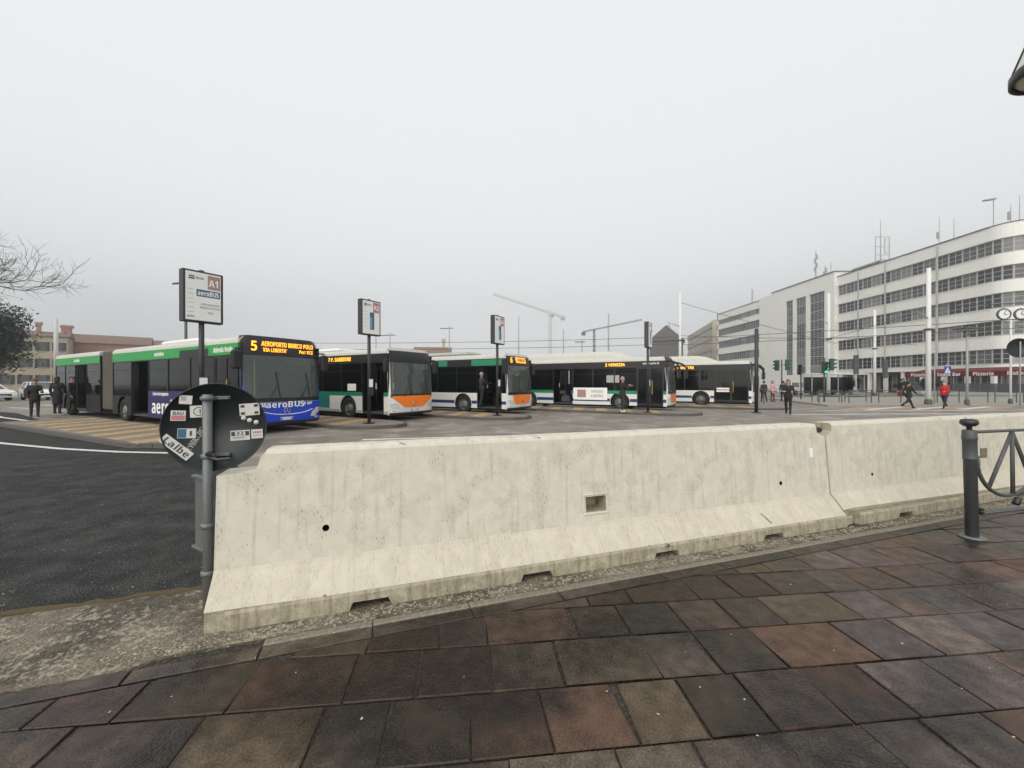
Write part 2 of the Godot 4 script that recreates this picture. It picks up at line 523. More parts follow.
func build_ground():
	var st := mk()
	slab(st, [Vector2(-300, -40), Vector2(300, -40), Vector2(300, 320), Vector2(-300, 320)], -0.5, 0.0)
	structure(st, "ground", MT.plaza)
	# the dark carriageway that sweeps past on the left
	st = mk()
	slab(st, [st2(-60, 3.72), st2(-1.0, 3.72), Vector2(-2.4, 4.6), Vector2(-4.1, 6.5), Vector2(-5.9, 8.3), Vector2(-8.3, 9.9), Vector2(-19.0, 16.3), Vector2(-26, 21), Vector2(-40, 27), Vector2(-110, 50), Vector2(-140, 30)], -0.2, 0.004)
	structure(st, "road", MT.asphalt)
	# white lines on it
	var curve := [Vector2(-22, 14.2), Vector2(-17.5, 12.1), Vector2(-13.5, 10.55), Vector2(-10.9, 9.65), Vector2(-9.0, 9.2), Vector2(-7.6, 9.05), Vector2(-6.4, 9.1)]
	ribbon("road_marking", curve, 0.13, 0.004, 0.008, MT.white_paint)
	ribbon("road_marking", [Vector2(-27.0, 20.6), Vector2(-23.5, 18.4), Vector2(-20.3, 16.75)], 0.16, 0.004, 0.008, MT.white_paint)
	ribbon("road_marking", [Vector2(-32, 25.5), Vector2(-29.3, 24.6)], 0.2, 0.004, 0.008, MT.white_paint)
	ribbon("road_marking", [Vector2(-34, 28.5), Vector2(-29.3, 26.9)], 0.2, 0.0, 0.008, MT.white_paint)
	# worn orange and white crossing on the far side of the station
	for i in 7:
		var x := 19.5 + i * 1.5
		ribbon("crossing_stripe", [Vector2(x, 23.6 + i * 0.10), Vector2(x + 4.6, 26.2 + i * 0.06)], 0.42, 0.0, 0.005, MT.orange_paint if i % 2 == 0 else MT.white_paint)
	ribbon("road_marking", [Vector2(17, 22.6), Vector2(31, 23.4)], 0.14, 0.0, 0.005, MT.white_paint)
	ribbon("road_marking", [Vector2(14, 20.0), Vector2(40, 22.0)], 0.14, 0.0, 0.005, MT.white_paint)
	ribbon("road_marking", [Vector2(-4.2, 11.2), Vector2(10, 14.0)], 0.14, 0.0, 0.005, MT.white_paint)
	ribbon("road_marking", [Vector2(2, 12.2), Vector2(18, 16.4)], 0.35, 0.0, 0.005, MT.tarmac_patch)
	ribbon("road_marking", [Vector2(-5, 9.6), Vector2(24, 17.2)], 0.7, 0.0, 0.004, MT.tarmac_patch)
	# far pavement on the right
	st = mk()
	slab(st, [Vector2(21, 26.6), Vector2(130, 29.5), Vector2(130, 47), Vector2(26, 43)], -0.1, 0.12)
	structure(st, "far_pavement", MT.kerb)
	# kerb strip that the barriers stand on
	st = mk()
	slab(st, [st2(-40, 2.752), st2(-1.3, 2.752), st2(-1.2, 2.82), st2(22, 2.82), st2(22, 3.78), st2(-0.9, 3.74), st2(-1.4, 3.66), st2(-3.0, 3.63), st2(-40, 3.66)], -0.2, 0.022)
	structure(st, "kerb_strip", MT.strip)
	# line of moss and grit along the edge of the carriageway
	var moss := mk()
	var prev := []
	var poly_a := []
	var poly_b := []
	for i in 90:
		var s := -8.0 + i * 0.082
		poly_a.append(st2(s, 3.645 + rng.randf_range(-0.025, 0.02)))
		poly_b.append(st2(s, 3.70 + rng.randf_range(-0.025, 0.03)))
	poly_b.reverse()
	slab(moss, poly_a + poly_b, 0.0, 0.027)
	var mo := put(moss, "moss_line", MT.moss_line)
	tag(mo, "brown line of moss and grit along the asphalt edge", "moss", "", "stuff")

func ribbon(called: String, pts: Array, w: float, y0: float, y1: float, m: Material):
	var a := []
	var b := []
	for i in pts.size():
		var dir: Vector2 = (pts[mini(i + 1, pts.size() - 1)] - pts[maxi(i - 1, 0)]).normalized()
		a.append(pts[i] + dir.orthogonal() * w * 0.5)
		b.append(pts[i] - dir.orthogonal() * w * 0.5)
	b.reverse()
	var st := mk()
	slab(st, a + b, y0 - 0.003, y1)
	structure(st, called, m)

func bevelled_slab(st: SurfaceTool, poly: PackedVector2Array, y0: float, y1: float, bev: float):
	if Geometry2D.is_polygon_clockwise(poly):
		poly.reverse()
	var inner := []
	var n := poly.size()
	for i in n:
		var d0 := (poly[i] - poly[(i + n - 1) % n]).normalized()
		var d1 := (poly[(i + 1) % n] - poly[i]).normalized()
		var n0 := Vector2(-d0.y, d0.x)
		var n1 := Vector2(-d1.y, d1.x)
		var m := (n0 + n1)
		m = m / maxf(0.3, m.dot(n0))
		inner.append(poly[i] + m * bev)
	var c := Vector3.ZERO
	for p in poly:
		c += Vector3(p.x, y0 - 0.2, -p.y) / n
	var top := []
	for p in inner:
		top.append(Vector3(p.x, y1, -p.y))
	face(st, top, c)
	for i in n:
		var j := (i + 1) % n
		var a := Vector3(poly[i].x, y1 - bev * 0.7, -poly[i].y)
		var b := Vector3(poly[j].x, y1 - bev * 0.7, -poly[j].y)
		face(st, [a, b, top[j], top[i]], c)
		face(st, [Vector3(a.x, y0, a.z), Vector3(b.x, y0, b.z), b, a], c)

func build_paving():
	var bed := mk()
	slab(bed, [st2(-40, -12), st2(22, -12), st2(22, 2.821), st2(-40, 2.821)], -0.2, 0.006)
	var ground_bed := structure(bed, "pavement", MT.joint)
	var a := deg_to_rad(6.0)
	var ex := Vector2(cos(a), sin(a))
	var ey := Vector2(-sin(a), cos(a))
	var keep := PackedVector2Array([st2(-30, -10), st2(16, -10), st2(16, 2.62), st2(-30, 2.62)])
	var rows := [0.58, 0.94, 1.302, 1.672, 2.038, 2.408, 2.75, 3.09, 3.43, 3.79, 4.15, 4.5]
	for r in rows.size() - 1:
		var v0: float = rows[r] + 0.006
		var v1: float = rows[r + 1] - 0.006
		var u := -4.6 + rng.randf_range(0, 0.3)
		var last := 8.6
		while u < last:
			var w := rng.randf_range(0.28, 0.44)
			if rng.randf() < 0.2:
				w = rng.randf_range(0.46, 0.58)
			var sk := rng.randf_range(-0.02, 0.02)
			var g := rng.randf_range(0.004, 0.008)
			var quad := PackedVector2Array([ex * (u + g) + ey * v0, ex * (u + w - g) + ey * v0, ex * (u + w - g + sk) + ey * v1, ex * (u + g + sk) + ey * v1])
			u += w
			for piece in Geometry2D.intersect_polygons(quad, keep):
				if poly_area(piece) < 0.006 or piece.size() > 6:
					continue
				var c := Vector2.ZERO
				for p in piece:
					c += p / piece.size()
				if c.x / maxf(c.y, 0.1) < -2.1 and c.y < 4.0 and c.x < -3.9:
					continue
				var st := mk()
				bevelled_slab(st, piece, -0.03, 0.020 + rng.randf_range(-0.0025, 0.0025), rng.randf_range(0.004, 0.008))
				var k: int = rng.randi() % 9
				var soak := rng.randf()
				if absf(c.x - 0.1) < 1.9 and c.y > 1.75 and soak < 0.62:
					k += 9
				elif c.x > 1.9 and soak < 0.55:
					k = [1, 2, 3, 4, 5, 6, 8][k % 7] + 18
				put(st, "paving_slab", MT.stone[k], ground_bed)
	# border of narrow stones along the kerb strip
	var s := -8.0
	while s < 11.0:
		var w := rng.randf_range(0.55, 1.1)
		var st := mk()
		bevelled_slab(st, PackedVector2Array([st2(s + 0.004, 2.632), st2(s + w - 0.004, 2.632), st2(s + w - 0.004, 2.742), st2(s + 0.004, 2.742)]), -0.03, 0.021 + rng.randf_range(-0.002, 0.002), 0.006)
		put(st, "border_stone", MT.stone[[2, 3, 5, 8][rng.randi() % 4]], ground_bed)
		if s < -1.2:
			s += w
			continue
		st = mk()
		bevelled_slab(st, PackedVector2Array([st2(s + 0.003, 2.75), st2(s + w - 0.003, 2.75), st2(s + w - 0.003, 2.815), st2(s + 0.003, 2.815)]), -0.03, 0.026 + rng.randf_range(-0.003, 0.003), 0.008)
		put(st, "kerb_stone", MT.kerb_old, ground_bed)
		s += w
	# crumbled gravel between the kerb and the barrier
	var stone := mk()
	lathe(stone, [Vector2(0, -0.5), Vector2(0.42, -0.3), Vector2(0.5, 0.05), Vector2(0.3, 0.42), Vector2(0, 0.5)], 5)
	var sm := bake(stone)
	scatter("gravel", "pale loose gravel along the foot of the barrier", sm, MT.pebble, 2600, func():
		var s0: float = rng.randf_range(-1.5, 8.5)
		var t0: float = 2.885 + rng.randfn(0.0, 0.034)
		var z: float = rng.randf_range(0.003, 0.012) * (1.0 if rng.randf() < 0.85 else 1.8)
		return [st3(s0, t0, 0.024), Vector3(z * rng.randf_range(0.8, 2.0), z * 0.6, z)])
	scatter("grit", "loose grit scattered over the old concrete strip", sm, MT.pebble, 700, func():
		var s0: float = rng.randf_range(-6.0, -0.4)
		var t0: float = rng.randf_range(2.87, 3.62)
		var z: float = rng.randf_range(0.003, 0.010)
		return [st3(s0, t0, 0.024), Vector3(z * rng.randf_range(0.8, 3.0), z * 0.4, z)])
	scatter("litter", "small pale scraps lying on the dark paving and asphalt", sm, MT.leaf_litter, 480, func():
		var z: float = rng.randf_range(0.004, 0.011)
		if rng.randf() < 0.14:
			return [Vector3(rng.randf_range(-3, 6), 0.022, -rng.randf_range(1.6, 3.2)), Vector3(z * rng.randf_range(0.8, 2.2), 0.003, z)]
		return [st3(rng.randf_range(-9, -1.2), 3.8 + 4.5 * pow(rng.randf(), 1.5), 0.005), Vector3(z * rng.randf_range(0.5, 1.6), 0.003, z * 0.7)])

func poly_area(p: PackedVector2Array) -> float:
	var s := 0.0
	for i in p.size():
		s += p[i].cross(p[(i + 1) % p.size()])
	return absf(s) * 0.5

func scatter(called: String, label: String, mesh: Mesh, m: Material, n: int, fn: Callable):
	var mm := MultiMesh.new()
	mm.transform_format = MultiMesh.TRANSFORM_3D
	mm.mesh = mesh
	mm.instance_count = n
	for i in n:
		var q: Array = fn.call()
		var b := Basis(Vector3.UP, rng.randf() * TAU) * Basis(Vector3.RIGHT, rng.randf_range(-0.25, 0.25))
		mm.set_instance_transform(i, Transform3D(b.scaled_local(q[1]), q[0]))
	var o := MultiMeshInstance3D.new()
	o.multimesh = mm
	o.material_override = m
	o.name = called
	add_child(o)
	tag(o, label, called, "", "stuff")

# ------------------------------------------------------------------ concrete barriers
func csg_box(parent: Node, c: Vector3, s: Vector3, m: Material, turn := Vector3.ZERO):
	var b := CSGBox3D.new()
	b.size = s
	b.position = c
	b.rotation = turn
	b.operation = CSGShape3D.OPERATION_SUBTRACTION
	b.material = m
	b.name = "cut"
	parent.add_child(b, true)

func barrier(s0: float, length: float, label: String, slots: Array, pocket: float, holes: Array, cut_left: bool, cut_right: bool, skew: float, chip_seed: int):
	var root := thing("concrete_barrier", label, "barrier", st3(s0, 2.97, 0.022), STREET + skew, "concrete barriers")
	var body := CSGCombiner3D.new()
	body.name = "concrete_body"
	root.add_child(body)
	# section in (depth, height); local x runs along the barrier and local -z away from the camera
	var sec := PackedVector2Array([Vector2(0, 0), Vector2(0.0, 0.105), Vector2(0.012, 0.125), Vector2(0.170, 0.300), Vector2(0.186, 0.325), Vector2(0.250, 1.075), Vector2(0.262, 1.098), Vector2(0.280, 1.105), Vector2(0.445, 1.105), Vector2(0.463, 1.098), Vector2(0.475, 1.075), Vector2(0.535, 0.325), Vector2(0.55, 0.30), Vector2(0.71, 0.125), Vector2(0.72, 0.105), Vector2(0.72, 0)])
	# the splashed toe of the section is cast in with the rest but has its own dirt
	var toe := CSGPolygon3D.new()
	toe.polygon = PackedVector2Array([sec[0], sec[1], sec[2], sec[13], sec[14], sec[15]])
	toe.depth = length
	toe.material = MT.barrier_dirty
	toe.name = "toe"
	toe.transform = Transform3D(Basis(Vector3(0, 0, -1), Vector3.UP, Vector3(-1, 0, 0)), Vector3.ZERO)
	body.add_child(toe)
	var main := CSGPolygon3D.new()
	main.polygon = sec.slice(4, 12)
	var slope := CSGPolygon3D.new()
	slope.polygon = PackedVector2Array([sec[2], sec[3], sec[4], sec[11], sec[12], sec[13]])
	slope.depth = length
	slope.material = MT.barrier_slope
	slope.name = "slope"
	slope.transform = toe.transform
	body.add_child(slope)
	main.depth = length
	main.material = MT.barrier
	main.name = "section"
	# polygon x -> -z, y -> y, extrusion (-z of the node) -> +x
	main.transform = Transform3D(Basis(Vector3(0, 0, -1), Vector3.UP, Vector3(-1, 0, 0)), Vector3.ZERO)
	body.add_child(main)
	for sl in slots:
		var cut := CSGPolygon3D.new()
		var w: float = sl[1]
		cut.polygon = PackedVector2Array([Vector2(-w * 0.5 - 0.03, -0.05), Vector2(w * 0.5 + 0.03, -0.05), Vector2(w * 0.5 - 0.012, 0.055), Vector2(-w * 0.5 + 0.012, 0.055)])
		cut.depth = 1.2
		cut.position = Vector3(sl[0], 0, 0.2)
		cut.operation = CSGShape3D.OPERATION_SUBTRACTION
		cut.material = MT.barrier_dirty
		cut.name = "slot"
		body.add_child(cut, true)
	if cut_left:
		var cut := CSGPolygon3D.new()
		cut.polygon = PackedVector2Array([Vector2(-0.1, 0.94), Vector2(0.20, 0.955), Vector2(0.235, 0.975), Vector2(0.26, 1.06), Vector2(0.285, 1.085), Vector2(0.33, 1.2), Vector2(-0.1, 1.2)])
		cut.depth = 1.2
		cut.position.z = 0.2
		cut.operation = CSGShape3D.OPERATION_SUBTRACTION
		cut.material = MT.barrier
		cut.name = "notch"
		body.add_child(cut, true)
		csg_box(body, Vector3(0.0, 0.0, 0.0), Vector3(0.24, 0.262, 0.045), MT.barrier_dirty)
		csg_box(body, Vector3(0.0, 0.62, -0.3), Vector3(0.04, 0.55, 0.12), MT.barrier)
	if cut_right:
		var cut := CSGPolygon3D.new()
		cut.polygon = PackedVector2Array([Vector2(length + 0.1, 0.965), Vector2(length - 0.03, 0.97), Vector2(length - 0.12, 1.01), Vector2(length - 0.13, 1.2), Vector2(length + 0.1, 1.2)])
		cut.depth = 1.2
		cut.position.z = 0.2
		cut.operation = CSGShape3D.OPERATION_SUBTRACTION
		cut.material = MT.barrier_dirty
		cut.name = "notch"
		body.add_child(cut, true)
	if not cut_left:
		var cut := CSGPolygon3D.new()
		cut.polygon = PackedVector2Array([Vector2(-0.1, 0.965), Vector2(0.03, 0.97), Vector2(0.10, 1.02), Vector2(0.115, 1.2), Vector2(-0.1, 1.2)])
		cut.depth = 1.2
		cut.position.z = 0.2
		cut.operation = CSGShape3D.OPERATION_SUBTRACTION
		cut.material = MT.barrier_dirty
		cut.name = "notch"
		body.add_child(cut, true)
		csg_box(body, Vector3(0.0, 0.0, 0.0), Vector3(0.36, 0.33, 0.16), MT.barrier_dirty, Vector3(0, 0.1, 0.05))
	if pocket > 0.0:
		csg_box(body, Vector3(pocket, 0.487, -0.25), Vector3(0.205, 0.135, 0.28), MT.barrier_dirty)
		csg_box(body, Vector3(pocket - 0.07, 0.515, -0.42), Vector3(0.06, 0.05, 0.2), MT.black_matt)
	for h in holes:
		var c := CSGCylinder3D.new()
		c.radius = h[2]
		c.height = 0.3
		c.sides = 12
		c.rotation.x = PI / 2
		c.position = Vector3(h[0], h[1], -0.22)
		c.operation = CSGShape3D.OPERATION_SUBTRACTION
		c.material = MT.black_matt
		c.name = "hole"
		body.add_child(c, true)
	# chipped edges
	var r := RandomNumberGenerator.new()
	r.seed = chip_seed
	for i in 16:
		var x := r.randf_range(0.3, length - 0.2)
		var top := r.randf() < 0.45
		var sz := r.randf_range(0.012, 0.04)
		csg_box(body, Vector3(x, 1.105, -0.262) if top else Vector3(x, r.randf_range(0.0, 0.12), 0.0), Vector3(sz * 2.0, sz * 0.7, sz * 0.8), MT.barrier_dirty, Vector3(r.randf() * 0.6, r.randf() * 3.0, r.randf() * 0.6))
	# pour joints and the raised lip round the pocket
	if pocket > 0.0:
		var rim := mk()
		for e in [[Vector3(pocket, 0.572, -0.2065), Vector3(0.26, 0.012, 0.012)], [Vector3(pocket, 0.402, -0.192), Vector3(0.26, 0.012, 0.012)]]:
			box(rim, e[0], e[1], Transform3D.IDENTITY, 0.003)
		for e in [-0.126, 0.126]:
			box(rim, Vector3(pocket + e, 0.487, -0.1995), Vector3(0.010, 0.156, 0.012), Transform3D.IDENTITY, 0.003)
		put(rim, "pocket_rim", MT.barrier, root)
	return root

func build_barriers():
	var first: Node3D = barrier(-1.035, 5.905, "near pale concrete barrier with a square pocket, beside the round sign pole", [[0.99, 0.26], [2.25, 0.26], [3.51, 0.25], [4.82, 0.25]], 2.90, [[0.68, 0.525, 0.024], [5.17, 0.49, 0.022], [0.06, 0.06, 0.014]], true, true, 0.0, 5)
	var second: Node3D = barrier(4.895, 6.0, "second pale concrete barrier, behind the grey railing post", [[1.0, 0.25], [2.30, 0.26], [3.56, 0.25], [4.87, 0.25]], 2.95, [[0.745, 0.475, 0.020]], false, false, 0.4, 9)
	var notch := mk()
	box(notch, Vector3(0.03, 0.045, -0.05), Vector3(0.22, 0.09, 0.06), Transform3D(Basis(Vector3.UP, 0.15), Vector3.ZERO), 0.008)
	put(notch, "broken_toe", MT.barrier_dirty, second)
	# white reflector plate near the joint
	boxed("reflector", MT.white_matt, first, Vector3(5.67, 0.785, -0.226), Vector3(0.045, 0.10, 0.012), 0.004)
	var hook := mk()
	tube(hook, [Vector3(5.73, 1.02, -0.30), Vector3(5.81, 1.03, -0.32), Vector3(5.90, 1.03, -0.34), Vector3(6.0, 1.02, -0.36)], 0.028, 0.028, 8)
	put(hook, "coupling_bar", MT.black_metal, first)
	# a long dark gouge low on the slope
	boxed("scar", MT.barrier_dirty, first, Vector3(0, 0, 0), Vector3(0.030, 0.13, 0.006), 0.002, Transform3D(Basis(Vector3.RIGHT, -0.735) * Basis(Vector3(0, 0, 1), 0.45), Vector3(4.80, 0.190, -0.0705)))

# ------------------------------------------------------------------ bus islands
const BUS_AT := [[-7.9, 11.8], [-4.85, 16.1], [-0.12, 19.4], [8.5, 21.5], [15.5, 25.5]]
const BUS_TURN := [-29.4, -31.0, -31.0, -31.0, -31.0]

func build_islands():
	for i in 5:
		var at := W(BUS_AT[i][0], BUS_AT[i][1])
		var root := Node3D.new()
		root.name = numbered("bus_island")
		add_child(root)
		root.position = at
		root.rotation_degrees.y = BUS_TURN[i]
		root.set_meta("kind", "structure")
		var back := -11.5 if i == 0 else -12.5
		# outline in (x forward, z outwards)
		var edge := [Vector2(back, 2.65), Vector2(0.0, 2.62), Vector2(0.75, 2.45), Vector2(1.35, 2.0), Vector2(1.7, 1.35), Vector2(1.6, 0.75), Vector2(1.2, 0.35), Vector2(0.7, 0.22)]
		if i == 0:
			edge = [Vector2(back, 2.9), Vector2(-0.25, 2.5), Vector2(0.25, 2.2), Vector2(1.0, 1.75), Vector2(1.6, 1.2), Vector2(1.6, 0.75), Vector2(1.2, 0.35), Vector2(0.7, 0.22)]
		var out := edge + [Vector2(back, 0.22)]
		var st := mk()
		var q := PackedVector2Array()
		for p in out:
			q.append(Vector2(p.x, -p.y))
		prism(st, q, -0.1, 0.116, plan_xf())
		put(st, "paving", MT.island, root)
		for k in edge.size() - 1:
			var a: Vector2 = edge[k]
			var b: Vector2 = edge[k + 1]
			var n := maxi(1, int(round(a.distance_to(b) / 1.0)))
			for j in n:
				var p := a.lerp(b, float(j) / n)
				var e := a.lerp(b, float(j + 1) / n)
				var mid := (p + e) * 0.5
				var dir := (e - p).normalized()
				var xf := Transform3D(Basis(Vector3(dir.x, 0, dir.y), Vector3.UP, Vector3(dir.x, 0, dir.y).cross(Vector3.UP)), Vector3(mid.x, 0, mid.y))
				boxed("kerb_stone", MT.kerb_dark, root, Vector3(0, 0.055, -0.05), Vector3(p.distance_to(e) - 0.008, 0.13, 0.14), 0.012, xf)
		var x := -0.6
		while x > back + 1.2:
			st = mk()
			var skew := -0.7
			prism(st, PackedVector2Array([Vector2(x, -2.42), Vector2(x + 0.62, -2.42), Vector2(x + 0.62 + skew, -0.4), Vector2(x + skew, -0.4)]), 0.1, 0.121, plan_xf())
			put(st, "yellow_stripe", MT.yellow_paint, root)
			x -= 1.35

# ------------------------------------------------------------------ buses
# local frame: origin on the ground below the near front corner, +x forwards, the door side is the plane z = 0 and the body goes to z = -2.55
const TEXT_FRONT := Basis(Vector3(0, 0, -1), Vector3.UP, Vector3(1, 0, 0))

func fx(y: float, u: float) -> float:
	var x := -0.05 * u * u - 0.13 * pow(absf(u), 9.0)
	if y > 0.95: x -= (y - 0.95) * 0.07
	if y > 2.55: x -= pow(y - 2.55, 2.0) * 0.5
	if y < 0.5: x -= (0.5 - y) * 0.15
	return x

func fp(y: float, u: float, off: float) -> Vector3:
	return Vector3(fx(y, u) + off, y, -1.275 + 1.275 * u)

# a patch of the curved front; rows are [height, u of the far edge, u of the near edge]
func patch(rows: Array, off: float, called: String, m: Material, parent: Node, nu := 20) -> MeshInstance3D:
	var st := mk(true)
	var fine := []
	for i in rows.size() - 1:
		var n := maxi(1, int(ceil(absf(rows[i + 1][0] - rows[i][0]) / 0.16)))
		for k in n:
			var w := float(k) / n
			fine.append([lerpf(rows[i][0], rows[i + 1][0], w), lerpf(rows[i][1], rows[i + 1][1], w), lerpf(rows[i][2], rows[i + 1][2], w)])
	fine.append(rows[-1])
	for i in fine.size() - 1:
		for k in nu:
			var q := []
			for e in [[i, k], [i, k + 1], [i + 1, k + 1], [i + 1, k]]:
				var r: Array = fine[e[0]]
				q.append(fp(r[0], lerpf(r[1], r[2], float(e[1]) / nu), off))
			face(st, q, Vector3(-3, 1.5, -1.275))
	return put(st, called, m, parent)

func xspan(t0: float, t1: float, y0: float, y1: float, z0: float, z1: float) -> Array:
	return [Vector3(-(t0 + t1) * 0.5, (y0 + y1) * 0.5, (z0 + z1) * 0.5), Vector3(t1 - t0, y1 - y0, absf(z1 - z0))]

func panel(parent: Node, called: String, m: Material, t0: float, t1: float, y0: float, y1: float, z0: float, z1: float, b := 0.0) -> MeshInstance3D:
	var q := xspan(t0, t1, y0, y1, z0, z1)
	return boxed(called, m, parent, q[0], q[1], b)

func spans_between(a: float, b: float, cuts: Array) -> Array:
	var out := []
	var at := a
	for c in cuts:
		if c[1] <= a or c[0] >= b:
			continue
		if c[0] - at > 0.05:
			out.append([at, c[0]])
		at = c[1]
	if b - at > 0.05:
		out.append([at, b])
	return out

func skirt_poly(t0: float, t1: float, y0: float, y1: float, wheels: Array) -> PackedVector2Array:
	var p := PackedVector2Array([Vector2(-t0, y1), Vector2(-t0, y0)])
	for w in wheels:
		if w - 0.6 > t0 and w + 0.6 < t1:
			for k in 13:
				var a := lerpf(-0.33, PI + 0.33, k / 12.0)
				p.append(Vector2(-w + cos(a) * 0.56, maxf(y0, 0.49 + sin(a) * 0.56)))
	p.append(Vector2(-t1, y0))
	p.append(Vector2(-t1, y1))
	return p

func wheel(parent: Node, t: float, z: float, out: float):
	var xf := Transform3D(Basis(Vector3.RIGHT, PI / 2 * out), Vector3(-t, 0.485, z))
	var st := mk(true)
	lathe(st, [Vector2(0.29, -0.27), Vector2(0.44, -0.27), Vector2(0.48, -0.22), Vector2(0.485, -0.05), Vector2(0.45, 0.0), Vector2(0.30, 0.005), Vector2(0.285, -0.02)], 24, xf)
	var ty := put(st, "wheel", MT.rubber, parent)
	st = mk(true)
	lathe(st, [Vector2(0.29, -0.03), Vector2(0.27, -0.045), Vector2(0.25, -0.10), Vector2(0.17, -0.10), Vector2(0.15, -0.02), Vector2(0.10, 0.0), Vector2(0.0, 0.0)], 20, xf)
	put(st, "rim", MT.rim, ty)
	st = mk()
	for k in 10:
		var a := TAU * k / 10
		box(st, Vector3(cos(a) * 0.205, -0.085, sin(a) * 0.205), Vector3(0.03, 0.04, 0.03), xf)
	put(st, "wheel_nuts", MT.galvanised, ty)

func door_leaf(parent: Node, hinge: float, w: float, dir: float, swing: float, label_sticker: bool):
	# local x from the hinge edge to the free edge
	var pivot := Transform3D(Basis(Vector3.UP, swing) if dir > 0 else Basis(Vector3.UP, PI + swing), Vector3(-hinge, 0, -0.03))
	var st := mk()
	for e in [[Vector3(w * 0.5, 0.40, 0), Vector3(w, 0.12, 0.04)], [Vector3(w * 0.5, 2.40, 0), Vector3(w, 0.08, 0.04)], [Vector3(0.03, 1.4, 0), Vector3(0.06, 1.92, 0.04)], [Vector3(w - 0.03, 1.4, 0), Vector3(0.06, 1.92, 0.04)]]:
		box(st, e[0], e[1], pivot)
	var leaf := put(st, "door", MT.black, parent)
	boxed("pane", MT.bus_glass, leaf, Vector3(w * 0.5, 1.41, 0), Vector3(w - 0.124, 1.9, 0.008), 0, pivot)
	st = mk()
	tube(st, [Vector3(w - 0.12, 0.95, -0.05), Vector3(w - 0.12, 1.7, -0.05)], 0.016, 0.016, 6, true, pivot)
	put(st, "handrail", MT.handrail, leaf)
	if label_sticker:
		boxed("sticker", MT.white_matt, leaf, Vector3(w - 0.05, 1.45, 0), Vector3(0.05, 0.26, 0.048), 0, pivot)

func seat_mesh() -> Mesh:
	var st := mk()
	box(st, Vector3(0, 0.44, 0), Vector3(0.44, 0.08, 0.84), Transform3D.IDENTITY, 0.03)
	box(st, Vector3(-0.2, 0.82, 0), Vector3(0.07, 0.72, 0.84), Transform3D(Basis(Vector3(0, 0, 1), 0.1), Vector3.ZERO), 0.03)
	box(st, Vector3(0, 0.2, 0), Vector3(0.08, 0.4, 0.6))
	return bake(st)

var seat_shape: Mesh

